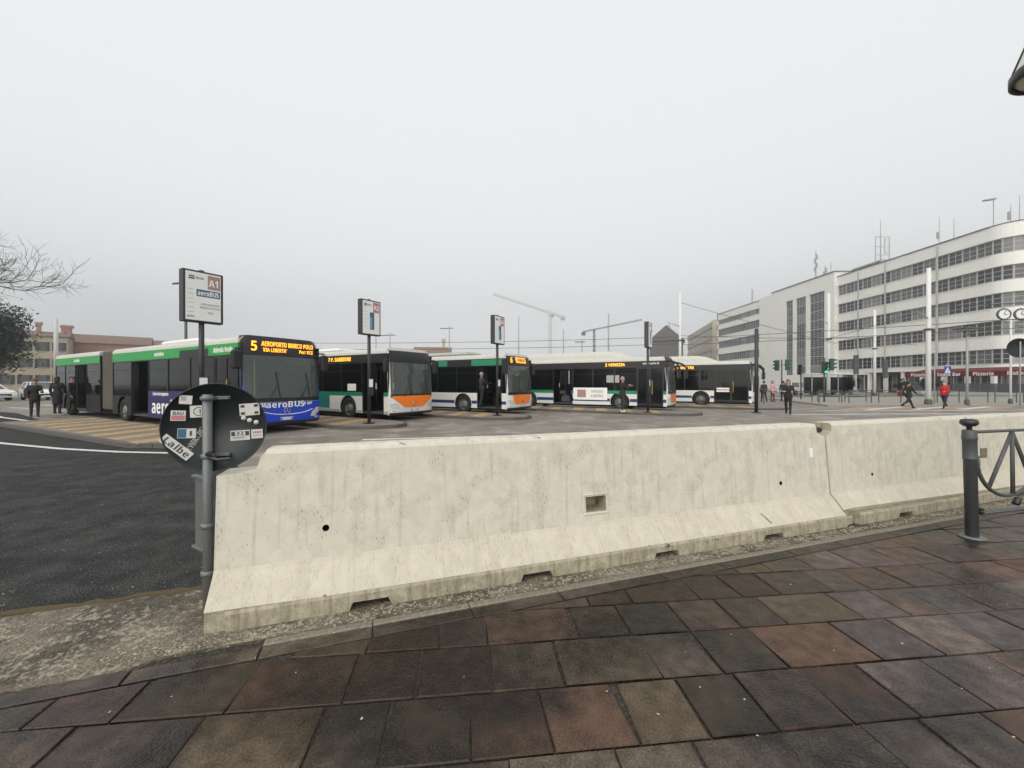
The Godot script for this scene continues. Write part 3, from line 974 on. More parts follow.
func build_bus(i: int, label: String, sp: Dictionary) -> Node3D:
	var root := thing("city_bus", label, "bus", W(BUS_AT[i][0], BUS_AT[i][1]), BUS_TURN[i], "buses parked at the station")
	var len_: float = sp.len
	var yw := 1.07
	var yt := 2.42
	var yb := 2.80
	var sections: Array = [[0.18, len_]]
	if sp.has("bellows"):
		sections = [[0.18, sp.bellows[0]], [sp.bellows[1], len_]]
	for sec in sections:
		for sn in spans_between(sec[0], sec[1], sp.doors):
			var st := mk()
			prism(st, skirt_poly(sn[0], sn[1], 0.30, yw, sp.wheels), -0.05, 0.0)
			put(st, "side_panel", sp.skirt, root)
			# windows with black pillars
			var n := maxi(1, int(round((sn[1] - sn[0]) / 1.5)))
			for k in n:
				var a := lerpf(sn[0], sn[1], float(k) / n)
				var b := lerpf(sn[0], sn[1], float(k + 1) / n)
				var w := panel(root, "window", MT.bus_glass, a + 0.04, b - 0.04, yw, yt, -0.03, -0.022)
				panel(w, "pillar", MT.black, a - 0.04 if k > 0 else a, a + 0.04, yw, yt, -0.05, -0.004)
				panel(w, "sash_bar", MT.black, a + 0.04, b - 0.04, 2.08, 2.11, -0.022, -0.012)
			panel(root, "pillar", MT.black, sn[1] - 0.04, sn[1], yw, yt, -0.05, -0.004)
		# stripes along the skirt, broken at the wheels and doors
		var breaks := []
		for d in sp.doors: breaks.append([d[0], d[1]])
		for w in sp.wheels: breaks.append([w - 0.57, w + 0.57])
		breaks.sort_custom(func(p, q): return p[0] < q[0])
		for s in sp.stripes:
			for sn in spans_between(sec[0] + 0.02, sec[1] - 0.02, breaks if s[1] < 1.04 else sp.doors):
				panel(root, "stripe", s[2], sn[0], sn[1], s[0], s[1], -0.002, 0.004)
		panel(root, "cant_rail", sp.band, sec[0], sec[1], yt, yb, -0.06, 0.0)
		panel(root, "cant_rail", sp.band, sec[0], sec[1], yt, yb, -2.55, -2.49)
		# far side
		var st := mk()
		prism(st, skirt_poly(sec[0], sec[1], 0.30, yw, sp.wheels), -2.55, -2.50)
		put(st, "side_panel", sp.skirt, root)
		var n := int(round((sec[1] - sec[0]) / 1.6))
		for k in n:
			var a := lerpf(sec[0], sec[1], float(k) / n)
			var b := lerpf(sec[0], sec[1], float(k + 1) / n)
			var w := panel(root, "window", MT.bus_glass, a + 0.05, b - 0.05, yw, yt, -2.53, -2.522)
			panel(w, "pillar", MT.black, a, a + 0.05, yw, yt, -2.545, -2.50)
		# roof
		st = mk(true)
		var prof := PackedVector2Array([Vector2(0.0, yb), Vector2(-0.012, 2.88), Vector2(-0.05, 2.95), Vector2(-0.13, 3.0), Vector2(-0.35, 3.035), Vector2(-1.275, 3.06), Vector2(-2.2, 3.035), Vector2(-2.42, 3.0), Vector2(-2.50, 2.95), Vector2(-2.538, 2.88), Vector2(-2.55, yb), Vector2(-2.49, 2.70), Vector2(-0.06, 2.70)])
		st.set_smooth_group(4294967295)
		prism(st, prof, -sec[1], -sec[0] - 0.14, Transform3D(Basis(Vector3(0, 0, 1), Vector3.UP, Vector3(1, 0, 0)), Vector3.ZERO))
		put(st, "roof", sp.roof, root)
		# floor, ceiling and underbody
		panel(root, "floor", MT.interior, sec[0] - 0.05, sec[1], 0.30, 0.36, -2.49, -0.06)
		panel(root, "ceiling", MT.interior, sec[0], sec[1], 2.5, 2.54, -2.48, -0.07)
		panel(root, "underbody", MT.black_matt, sec[0] + 0.1, sec[1], 0.18, 0.296, -2.1, -0.45)
		panel(root, "end_wall", MT.black_matt, sec[1] - 0.06, sec[1], 0.37, 2.49, -2.48, -0.07) if not sp.has("bellows") or sec[1] == len_ else null
		# seats
		var t: float = sec[0] + 2.6
		while t < sec[1] - 0.7:
			for z in [-0.62, -1.95]:
				var clear := true
				if z > -1.0:
					for d in sp.doors:
						if t > d[0] - 0.35 and t < d[1] + 0.35:
							clear = false
				if clear:
					share(seat_shape, "seat", MT.seat, root, Transform3D(Basis.IDENTITY, Vector3(-t, 0.362, z)))
			t += 0.92
	for d in sp.doors:
		for e in [d[0] + 0.1, d[1] - 0.1]:
			var st := mk()
			tube(st, [Vector3(-e, 0.37, -0.55), Vector3(-e, 2.49, -0.55)], 0.018, 0.018, 6)
			put(st, "handrail", MT.handrail, root)
		var mid: float = (d[0] + d[1]) * 0.5
		var w: float = (d[1] - d[0]) * 0.5 - 0.01
		var turn: float = 1.35 if d[2] else 0.0
		door_leaf(root, d[1] - 0.005, w, 1.0, turn, d[2])
		door_leaf(root, d[0] + 0.005, w, -1.0, -turn, d[2])
	for w in sp.wheels:
		wheel(root, w, -0.045, 1.0)
		wheel(root, w, -2.505, -1.0)
		for z in [[-0.44, -0.40], [-2.15, -2.11]]:
			panel(root, "wheel_housing", MT.black_matt, w - 0.6, w + 0.6, 0.302, 1.06, z[0], z[1])
	if sp.has("bellows"):
		var b0: float = sp.bellows[0]
		var b1: float = sp.bellows[1]
		var n := 10
		for k in n:
			var a := lerpf(b0, b1, float(k) / n)
			var e := lerpf(b0, b1, float(k + 1) / n)
			panel(root, "bellows_fold", MT.bellows, a + 0.003, e - 0.003, 0.42, 2.96, -2.53 + (0.05 if k % 2 else 0.0), -0.02 - (0.05 if k % 2 else 0.0), 0.06)
	# ---- front
	var bw := 0.96 if sp.style == "blue" else 0.915
	var bt := 3.02 if sp.style == "blue" else 2.93
	var paint: Material = sp.front
	patch([[0.27, -1, 1], [1.0, -1, 1]], 0.0, "front_panel", paint, root)
	var ws := patch([[1.0, -0.93, 0.93], [1.3, -0.955, 0.955], [2.44, -0.955, 0.955]], 0.0, "windscreen", MT.screen_glass, root)
	patch([[0.985, -0.95, 0.95], [1.12, -0.95, 0.95]], 0.006, "screen_border", MT.black, ws)
	for sd in [-1.0, 1.0]:
		patch([[1.0, 0.93 * sd, 1.0 * sd], [1.3, minf(0.955, bw + 0.02) * sd, 1.0 * sd], [2.8 if sp.style == "blue" else 2.93, minf(0.955, bw) * sd, 1.0 * sd]], 0.003, "front_pillar", sp.pillar, root, 4)
	patch([[2.44, -bw, bw], [bt, -bw, bw]], 0.006, "destination_box", MT.black, root)
	patch([[bt, -0.97, 0.97], [3.055, -0.8, 0.8]], 0.0, "roof_edge", sp.get("roof_front", sp.roof), root)
	for sd in [-1.0, 1.0]:
		patch([[2.80, 0.96 * sd, sd], [2.92, 0.96 * sd, 0.985 * sd], [3.0, 0.95 * sd, 0.96 * sd]], 0.0, "roof_edge", sp.get("roof_front", sp.roof), root, 4)
	patch([[0.27, -0.97, 0.97], [0.36, -0.97, 0.97]], 0.012, "bumper_lip", MT.black_matt, root)
	# headlights, badge, plate, wipers
	for sd in [-1.0, 1.0]:
		var hl := patch([[0.46, 0.66 * sd, 0.80 * sd], [0.60, 0.70 * sd, 0.955 * sd], [0.76, 0.84 * sd, 0.972 * sd]] if sp.style == "blue" else [[0.55, 0.62 * sd, 0.93 * sd], [0.68, 0.66 * sd, 0.965 * sd], [0.74, 0.78 * sd, 0.965 * sd]], 0.008, "headlight", MT.lens, root, 8)
		for q in [0.77, 0.88]:
			var st := mk(true)
			lathe(st, [Vector2(0.062, 0.0), Vector2(0.05, 0.012), Vector2(0, 0.016)], 14, Transform3D(Basis(Vector3(0, 0, -1), -PI / 2).rotated(Vector3.UP, -sd * (0.12 if q < 0.8 else 0.5)), fp(0.62, q * sd, 0.005)))
			put(st, "bulb", MT.chrome, hl)
		patch([[0.40, 0.80 * sd, 0.90 * sd], [0.46, 0.80 * sd, 0.90 * sd]], 0.010, "fog_lamp", MT.lens, root, 4)
	var plate := patch([[0.40, -0.16, 0.16], [0.50, -0.16, 0.16]], 0.02, "number_plate", MT.plate, root, 4)
	for e in [-0.12, 0.12]:
		boxed("blue_band", MT.stripe_blue, plate, fp(0.45, e * 1.1, 0.023), Vector3(0.004, 0.09, 0.04))
	var st := mk(true)
	var ring := []
	for k in 25:
		var a := TAU * k / 24
		ring.append(fp(0.70 + sin(a) * 0.10, cos(a) * 0.10 / 1.275, 0.03))
	tube(st, ring, 0.009, 0.009, 6)
	for k in 3:
		var a := TAU * k / 3 + PI / 2
		tube(st, [fp(0.70, 0, 0.032), fp(0.70 + sin(a) * 0.10, cos(a) * 0.10 / 1.275, 0.03)], 0.014, 0.006, 6)
	put(st, "badge", MT.chrome, root)
	for sd in [-0.35, 0.45]:
		st = mk()
		tube(st, [fp(1.02, sd, 0.02), fp(1.55, sd - 0.25, 0.03)], 0.012, 0.012, 5)
		tube(st, [fp(1.12, sd - 0.30, 0.02), fp(1.95, sd - 0.20, 0.02)], 0.012, 0.012, 5)
		put(st, "wiper", MT.black, root)
	# cab
	st = mk()
	box(st, Vector3(-0.50, 0.95, -1.275), Vector3(0.4, 0.35, 2.3), Transform3D.IDENTITY, 0.06)
	put(st, "dashboard", MT.black_matt, root)
	st = mk()
	ring = []
	for k in 17:
		var a := TAU * k / 16
		ring.append(Vector3(-0.85, 1.18, -1.9) + Vector3(sin(a) * 0.10, cos(a) * 0.06 + sin(a) * 0.16, cos(a) * 0.22).rotated(Vector3.UP, 0.0))
	tube(st, ring, 0.016, 0.016, 6)
	put(st, "steering_wheel", MT.black_matt, root)
	share(seat_shape, "seat", MT.black_matt, root, Transform3D(Basis.IDENTITY.scaled(Vector3(-1.1, 1.25, 0.65)), Vector3(-1.45, 0.55, -1.9)))
	panel(root, "cab_screen", MT.bus_glass, 1.9, 1.92, 0.4, 2.2, -2.4, -1.4)
	patch([[2.2, -0.85, -0.1], [2.42, -0.85, -0.1]], -0.06, "sun_blind", MT.black_matt, root, 6)
	# mirrors
	if sp.mirrors == "pod":
		for sd in [-1.0, 1.0]:
			st = mk()
			var c := fp(2.28, sd, 0.14) + Vector3(0, 0, 0.16 * sd)
			box(st, c, Vector3(0.16, 0.56, 0.26), Transform3D.IDENTITY, 0.05)
			tube(st, [fp(2.62, sd * 0.98, 0.0), c + Vector3(0, 0.33, 0), c + Vector3(0, 0.2, 0)], 0.03, 0.03, 6)
			var mi := put(st, "mirror", MT.black_matt, root)
			boxed("mirror_glass", MT.chrome, mi, c + Vector3(-0.083, 0, 0), Vector3(0.004, 0.46, 0.2))
	else:
		for sd in [-1.0, 1.0]:
			st = mk()
			var c := fp(2.0, sd, 0.72) + Vector3(0, 0, 0.10 * sd)
			tube(st, [fp(2.75, sd * 0.97, -0.02), fp(2.78, sd * 0.98, 0.30), fp(2.66, sd, 0.60), c + Vector3(0, 0.45, 0), c + Vector3(0, 0.2, 0)], 0.055, 0.05, 8)
			box(st, c + Vector3(0, 0.05, 0), Vector3(0.15, 0.50, 0.24), Transform3D.IDENTITY, 0.05)
			var mi := put(st, "mirror", MT.black_matt, root)
			boxed("mirror_glass", MT.chrome, mi, c + Vector3(-0.078, 0.03, 0), Vector3(0.004, 0.38, 0.18))
	# ---- roof gear
	if sp.gear == "gas":
		var prof := PackedVector2Array([Vector2(-1.9, 2.98), Vector2(-2.25, 3.10), Vector2(-2.9, 3.36), Vector2(-3.5, 3.45), Vector2(-10.6, 3.45), Vector2(-11.0, 3.32), Vector2(-11.2, 2.98)])
		st = mk()
		prism(st, prof, -2.12, -0.42)
		var hump := put(st, "gas_tank_fairing", MT.roof_white, root)
		for sd in [[-0.42, 0.20], [-2.12, -0.20]]:
			st = mk(true)
			for k in prof.size() - 1:
				var p := prof[k]
				var q := prof[k + 1]
				for j in 4:
					var a0 := j / 4.0 * PI / 2
					var a1 := (j + 1) / 4.0 * PI / 2
					var pp := func(v: Vector2, a: float): return Vector3(v.x, 2.98 + (v.y - 2.98) * cos(a), sd[0] + sd[1] * sin(a))
					face(st, [pp.call(p, a0), pp.call(q, a0), pp.call(q, a1), pp.call(p, a1)], Vector3(-6, 2.9, -1.275))
			put(st, "fairing_side", MT.roof_white, hump)
		for k in 6:
			panel(hump, "fairing_seam", MT.skirt_grey, 3.4 + k * 1.25, 3.425 + k * 1.25, 3.05, 3.454, -2.1, -0.44)
	elif sp.gear == "flat":
		panel(root, "air_conditioner", MT.skirt_grey, 3.0, 6.2, 3.03, 3.26, -2.0, -0.55, 0.09)
		panel(root, "air_conditioner", MT.black_matt, 6.8, 8.4, 3.03, 3.18, -1.9, -0.65, 0.06)
	else:
		panel(root, "air_conditioner", MT.bus_white, 4.2, 7.2, 3.03, 3.22, -2.0, -0.55, 0.08)
	return root

func side_led(root: Node, t: float, w: float, s: String, h := 0.17):
	var b := panel(root, "side_display", MT.black, t - w * 0.5, t + w * 0.5, 2.48, 2.76, 0.0, 0.006)
	txt(b, s, h, MT.led, Vector3(-t, 2.62, 0.008), Basis.IDENTITY, 1.0)

func build_buses():
	seat_shape = seat_mesh()
	# 1: articulated airport bus
	var b := build_bus(0, "blue fronted articulated bus with green roof band, nearest to the round sign", {"len": 17.9, "bellows": [10.2, 11.6], "doors": [[0.40, 1.75, false], [6.7, 8.25, true], [13.4, 14.9, true]], "wheels": [2.75, 9.1, 16.0], "skirt": MT.black, "stripes": [], "band": MT.black, "roof": MT.roof_white, "front": MT.bus_blue, "pillar": MT.bus_blue, "style": "blue", "mirrors": "pod", "gear": "low", "roof_front": MT.black})
	panel(b, "advert_wrap", MT.bus_violet, 3.35, 6.65, 0.31, 1.30, 0.0, 0.008)
	txt(b, "aerobus", 0.5, MT.white, Vector3(-5.0, 0.70, 0.012), Basis.IDENTITY, 1.0)
	txt(b, "Linea Aeroporto", 0.12, MT.white, Vector3(-5.6, 1.19, 0.012), Basis.IDENTITY, 1.0)
	for e in [[0.32, 2.1], [4.1, 10.15], [11.65, 17.8]]:
		panel(b, "green_band", MT.bus_green, e[0], e[1], 2.46, 2.80, 0.0, 0.008)
	panel(b, "green_band", MT.bus_green, 2.1, 4.1, 2.70, 2.80, 0.0, 0.008)
	txt(b, "Azienda Verde", 0.16, MT.white, Vector3(-1.2, 2.62, 0.012), Basis.IDENTITY, 0.75)
	txt(b, "autobus", 0.15, MT.white, Vector3(-5.7, 2.64, 0.012))
	txt(b, "autobus", 0.15, MT.white, Vector3(-14.6, 2.64, 0.012))
	var box_ := b.get_node("destination_box")
	txt(box_, "5", 0.30, MT.led, fp(2.72, 0.72, 0.035) , TEXT_FRONT, 0.9)
	txt(box_, "AEROPORTO MARCO POLO", 0.15, MT.led, fp(2.81, -0.12, 0.03), TEXT_FRONT, 0.66)
	txt(box_, "VIA LIBERTA'", 0.12, MT.led, fp(2.62, 0.24, 0.03), TEXT_FRONT, 0.75)
	txt(box_, "Per: VCE", 0.115, MT.led, fp(2.62, -0.58, 0.03), TEXT_FRONT, 0.8)
	var fr := b.get_node("front_panel")
	txt(fr, "408", 0.13, MT.white, fp(0.90, 0.62, 0.03), TEXT_FRONT)
	txt(fr, "aeroBUS", 0.19, MT.white, fp(0.90, 0.03, 0.03), TEXT_FRONT, 1.2)
	txt(fr, "@ MP", 0.09, MT.white, fp(0.91, -0.56, 0.03), TEXT_FRONT)
	var st := mk()
	var line := []
	for k in 21:
		var u := lerpf(0.85, -0.72, k / 20.0)
		line.append(fp(0.58 + 0.28 * pow(absf(u + 0.06) / 0.9, 2.5), u, 0.006))
	tube(st, line, 0.013, 0.013, 5)
	put(st, "pinstripe", MT.white, fr)
	patch([[0.98, -0.95, 0.95], [0.985, -0.95, 0.95]], 0.012, "trim_line", MT.white, fr)
	# 2: white, green and orange
	b = build_bus(1, "white bus with orange front panel and open front door, second from the left", {"len": 12.0, "doors": [[0.45, 1.80, true], [5.9, 7.3, false]], "wheels": [2.72, 8.6], "skirt": MT.bus_white, "stripes": [[1.03, 1.20, MT.stop_green], [0.31, 0.42, MT.skirt_grey]], "band": MT.black, "roof": MT.roof_white, "front": MT.bus_white, "pillar": MT.bus_white, "style": "orange", "mirrors": "pod", "gear": "low"})
	patch([[0.56, -0.40, 0.40], [0.62, -0.50, 0.50], [0.95, -0.88, 0.88], [1.05, -0.90, 0.90]], 0.010, "orange_shield", MT.bus_orange, b)
	panel(b, "teal_panel", MT.teal, 4.0, 5.85, 0.45, 1.03, 0.0, 0.005)
	panel(b, "notice", MT.white_matt, 2.2, 2.75, 1.25, 1.55, -0.02, -0.008)
	side_led(b, 3.3, 2.3, "7 P. SABBIONI")
	# 3: green band
	b = build_bus(2, "white bus with green roof band and blue skirt line, third from the left", {"len": 12.0, "doors": [[0.45, 1.95, true], [5.9, 7.3, false]], "wheels": [2.85, 8.7], "skirt": MT.bus_white, "stripes": [[0.52, 0.68, MT.stripe_blue]], "band": MT.black, "roof": MT.roof_white, "front": MT.bus_white, "pillar": MT.bus_white, "style": "orange", "mirrors": "pod", "gear": "flat"})
	patch([[0.52, -0.45, 0.45], [0.58, -0.60, 0.60], [0.99, -0.70, 0.70]], 0.010, "orange_shield", MT.bus_orange, b)
	panel(b, "green_band", MT.stop_green, 0.45, 2.3, 2.46, 2.76, 0.0, 0.008)
	panel(b, "green_band", MT.stop_green, 3.9, 4.5, 2.46, 2.76, 0.0, 0.008)
	txt(b, "Actv", 0.26, MT.white, Vector3(-5.2, 2.60, 0.012))
	var disc := mk(true)
	lathe(disc, [Vector2(0.14, 0.0), Vector2(0.14, 0.008), Vector2(0, 0.008)], 20, Transform3D(Basis(Vector3.RIGHT, PI / 2), Vector3(-5.85, 2.61, 0.0)))
	put(disc, "logo", MT.white, b)
	box_ = b.get_node("destination_box")
	txt(box_, "6", 0.28, MT.led, fp(2.72, 0.68, 0.035), TEXT_FRONT)
	var pl := patch([[2.60, -0.45, 0.35], [2.88, -0.45, 0.35]], 0.012, "lit_panel", MT.led_panel, box_, 6)
	txt(pl, "VENEZIA", 0.15, MT.ink, fp(2.74, -0.05, 0.03), TEXT_FRONT, 0.9)
	# 4: gas bus
	b = build_bus(3, "white bus with big roof tank fairing, in front of a person in black", {"len": 12.0, "doors": [[0.35, 1.75, false], [5.6, 6.9, true]], "wheels": [2.72, 8.6], "skirt": MT.bus_white, "stripes": [[0.95, 1.14, MT.stop_green], [0.50, 0.68, MT.stripe_blue]], "band": MT.black, "roof": MT.roof_white, "front": MT.bus_white, "pillar": MT.bus_white, "style": "orange", "mirrors": "horn", "gear": "gas", "roof_front": MT.black})
	patch([[0.50, -0.45, 0.45], [0.56, -0.62, 0.62], [0.98, -0.72, 0.72]], 0.010, "orange_shield", MT.bus_orange, b)
	var ad := panel(b, "advert_board", MT.white, 3.45, 5.55, 0.58, 1.30, 0.0, 0.012)
	panel(ad, "drawing", MT.pinkish, 4.75, 5.30, 0.72, 1.18, 0.012, 0.016)
	txt(ad, "SPAZIO\nLIBERO", 0.16, MT.ink_grey, Vector3(-4.05, 0.95, 0.016))
	side_led(b, 3.0, 2.0, "2 VENEZIA")
	panel(b, "notice", MT.skirt_grey, 2.75, 3.5, 1.6, 2.02, -0.02, -0.008)
	txt(b, "www.actv.it", 0.11, MT.white, Vector3(-1.0, 2.66, 0.008))
	# 5: last
	b = build_bus(4, "rearmost white bus with blue skirt line beside the last stop pole", {"len": 12.0, "doors": [[0.35, 2.35, false], [6.0, 7.3, false]], "wheels": [3.15, 8.9], "skirt": MT.bus_white, "stripes": [[0.55, 0.72, MT.stripe_blue]], "band": MT.black, "roof": MT.roof_white, "front": MT.bus_white, "pillar": MT.bus_white, "style": "orange", "mirrors": "horn", "gear": "gas"})
	patch([[0.50, -0.45, 0.45], [0.56, -0.62, 0.62], [0.98, -0.72, 0.72]], 0.010, "orange_shield", MT.bus_orange, b)
	side_led(b, 4.1, 1.9, "4 MESTRE")
	panel(b, "notice", MT.white_matt, 1.45, 2.2, 0.98, 1.26, 0.0, 0.006)
	panel(b, "notice_band", MT.red, 1.45, 2.2, 1.09, 1.15, 0.006, 0.009)

# ------------------------------------------------------------------ stop signs
func stop_sign(at: Vector3, label: String, kind: int, h := 4.45):
	var root := thing("bus_stop_sign", label, "bus stop", at, BUSWAY, "bus stop signs on black poles")
	var st := mk(true)
	tube(st, [Vector3(0, 0, 0), Vector3(0, h - 0.02, 0)], 0.06, 0.06, 12)
	put(st, "pole", MT.black_metal, root)
	st = mk()
	box(st, Vector3(0, 0.02, 0), Vector3(0.3, 0.04, 0.3), Transform3D.IDENTITY, 0.01)
	put(st, "base_plate", MT.black_metal, root)
	var c := h - 0.63
	var bd := boxed("sign_box", MT.black_metal, root, Vector3(0.02, c, 0), Vector3(0.20, 1.26, 0.86), 0.012)
	st = mk(true)
	lathe(st, [Vector2(0.07, c + 0.63), Vector2(0.06, c + 0.67), Vector2(0, c + 0.69)], 12)
	put(st, "cap", MT.black_metal, root)
	var f := boxed("sign_face", MT.white_matt, bd, Vector3(0.123, c, 0.0), Vector3(0.006, 1.17, 0.74))
	# lettering lies in planes just proud of the face; text x runs towards -z
	var at2 := func(u: float, v: float, k := 0.128): return Vector3(k, c + v, -u)
	boxed("logo", MT.sign_blue, f, at2.call(-0.25, 0.45), Vector3(0.003, 0.09, 0.12))
	boxed("logo_bar", MT.white_matt, f, at2.call(-0.25, 0.45, 0.130), Vector3(0.003, 0.014, 0.13))
	txt(f, "Actv", 0.06, MT.sign_blue, at2.call(-0.08, 0.45), TEXT_FRONT, 1.0, "lettering", true, 0.003)
	if kind == 1:
		boxed("stop_code_square", MT.pinkish, f, at2.call(0.22, 0.38), Vector3(0.003, 0.34, 0.27))
		txt(f, "A1", 0.17, MT.white, at2.call(0.22, 0.36, 0.131), TEXT_FRONT, 0.8, "lettering", true, 0.003)
		boxed("line_bar", MT.sign_blue, f, at2.call(0.10, 0.09), Vector3(0.003, 0.17, 0.50))
		txt(f, "aeroBUS", 0.12, MT.white, at2.call(0.10, 0.09, 0.131), TEXT_FRONT, 0.68, "lettering", true, 0.003)
		txt(f, "AEROPORTO\nMARCO POLO", 0.05, MT.ink_grey, at2.call(0.14, -0.22), TEXT_FRONT, 1.0, "lettering", true, 0.003)
		txt(f, "VCE", 0.05, MT.ink_grey, at2.call(0.14, -0.38), TEXT_FRONT, 1.0, "lettering", true, 0.003)
		for k in 6:
			boxed("timetable_row", MT.ink_grey, f, at2.call(-0.27, 0.16 - k * 0.11), Vector3(0.003, 0.008, 0.13))
		txt(f, "ACTV", 0.045, MT.sign_blue, at2.call(-0.27, -0.5), TEXT_FRONT, 1.0, "lettering", true, 0.003)
	else:
		boxed("stop_code_square", MT.sign_pink, f, at2.call(0.21, 0.38), Vector3(0.003, 0.36, 0.26))
		txt(f, ["A2", "A3", "A4", "A5"][kind - 2], 0.17, MT.white, at2.call(0.21, 0.37, 0.131), TEXT_FRONT, 0.8, "lettering", true, 0.003)
		boxed("line_column", MT.sign_blue, f, at2.call(0.03, -0.12), Vector3(0.003, 0.62, 0.19))
		boxed("line_column", MT.sign_mid, f, at2.call(-0.01, -0.20, 0.130), Vector3(0.003, 0.42, 0.07))
		for k in 5:
			boxed("timetable_row", MT.ink_grey, f, at2.call(-0.25, 0.2 - k * 0.13), Vector3(0.003, 0.008, 0.13))
	# timetable holder on the pole
	st = mk()
	box(st, Vector3(0.075, 1.32, 0), Vector3(0.05, 0.62, 0.24), Transform3D.IDENTITY, 0.01)
	var holder := put(st, "timetable_case", MT.black_metal, root)
	boxed("timetable", MT.white_matt, holder, Vector3(0.102, 1.46, 0), Vector3(0.003, 0.28, 0.17))

func build_stops():
	stop_sign(W(-7.72, 9.95, 0.12), "tall bus stop sign reading A1 with white board, before the blue bus", 1, 4.22)
	stop_sign(W(-5.18, 14.5, 0.12), "bus stop sign on black pole before the orange fronted second bus", 2)
	stop_sign(W(-0.66, 17.9, 0.12), "bus stop sign on black pole before the green banded bus", 3)
	stop_sign(W(6.72, 19.8, 0.12), "narrow looking bus stop sign beside the person in black", 4)
	# the last pole carries no board
	var p := thing("stop_pole", "bare black pole at the front of the rearmost bus", "pole", W(12.95, 21.2))
	var st := mk(true)
	tube(st, [Vector3.ZERO, Vector3(0, 4.45, 0)], 0.09, 0.09, 12)
	put(st, "pole", MT.black_metal, p)
	boxed("base_plate", MT.black_metal, p, Vector3(0, 0.02, 0), Vector3(0.34, 0.04, 0.34), 0.01)

# ------------------------------------------------------------------ garage on the right
# local frame of a facade: x along it, y up, +z out of it
var window_sets := {}

func window_part(parent: Node, x0: float, x1: float, y0: float, y1: float, z: float, bars_x: int, bars_y: int, xf := Transform3D.IDENTITY, gm: Material = null):
	var w := x1 - x0
	var h := y1 - y0
	var key := "%.2f_%.2f_%d_%d" % [w, h, bars_x, bars_y]
	if not window_sets.has(key):
		var p := mk()
		box(p, Vector3.ZERO, Vector3(w - 0.02, h - 0.02, 0.02))
		var f := mk()
		for e in [-1.0, 1.0]:
			box(f, Vector3(0, e * (h * 0.5 - 0.04), 0.03), Vector3(w - 0.006, 0.08, 0.08))
			box(f, Vector3(e * (w * 0.5 - 0.04), 0, 0.03), Vector3(0.074, h - 0.16, 0.08))
		for k in bars_x:
			box(f, Vector3(-w * 0.5 + w * (k + 1) / (bars_x + 1.0), 0, 0.03), Vector3(0.05, h - 0.16, 0.06))
		for k in bars_y:
			box(f, Vector3(0, -h * 0.5 + h * (k + 1) / (bars_y + 1.0), 0.032), Vector3(w - 0.16, 0.055, 0.05))
		window_sets[key] = [bake(p), bake(f)]
	var at := xf * Transform3D(Basis.IDENTITY, Vector3((x0 + x1) * 0.5, (y0 + y1) * 0.5, z))
	var pane := share(window_sets[key][0], "window", gm if gm else MT.win_set[rng.randi() % 6], parent, at)
	share(window_sets[key][1], "frame", MT.frame_grey, pane)

func garage_wing(root: Node, xa: float, xb: float, floors: Array, top: float, xf := Transform3D.IDENTITY, bay := 1.7, depth := 14.0):
	# spandrels, windows between them, and a dark hall behind
	var y := 3.3
	for f in floors + [[top, top]]:
		var st := mk()
		box(st, Vector3((xa + xb) * 0.5, (y + f[0]) * 0.5, -0.25), Vector3(xb - xa, f[0] - y, 0.5), xf)
		put(st, "spandrel", MT.render_white, root)
		if f[1] > f[0]:
			st = mk()
			box(st, Vector3((xa + xb) * 0.5, f[0] + 0.03, 0.04), Vector3(xb - xa - 0.02, 0.06, 0.10), xf)
			put(st, "sill", MT.render_white, root)
			var n := int(round((xb - xa) / bay))
			for k in n:
				var a := lerpf(xa, xb, float(k) / n)
				var b := lerpf(xa, xb, float(k + 1) / n)
				window_part(root, a, b, f[0] + 0.065, f[1], -0.28, 1, 2, xf)
		y = f[1]
	var st := mk()
	box(st, Vector3((xa + xb) * 0.5, top * 0.5, -1.9 - depth * 0.5), Vector3(xb - xa - 0.6, top - 0.4, depth), xf)
	put(st, "hall", MT.core, root)
	for f in floors:
		st = mk()
		box(st, Vector3((xa + xb) * 0.5, f[0] - 0.5, -1.2), Vector3(xb - xa - 0.3, 0.3, 1.36), xf)
		put(st, "floor_slab", MT.core, root)
	st = mk()
	box(st, Vector3((xa + xb) * 0.5, top - 0.1, -depth * 0.5 - 0.5), Vector3(xb - xa, 0.2, depth), xf)
	put(st, "roof", MT.slate, root)
	st = mk()
	box(st, Vector3((xa + xb) * 0.5, top + 0.05, -0.2), Vector3(xb - xa + 0.02, 0.1, 0.72), xf)
	put(st, "coping", MT.slate, root)

const FLOORS := [[3.9, 5.85], [7.5, 9.4], [10.95, 12.85], [14.35, 16.2], [17.75, 19.65]]

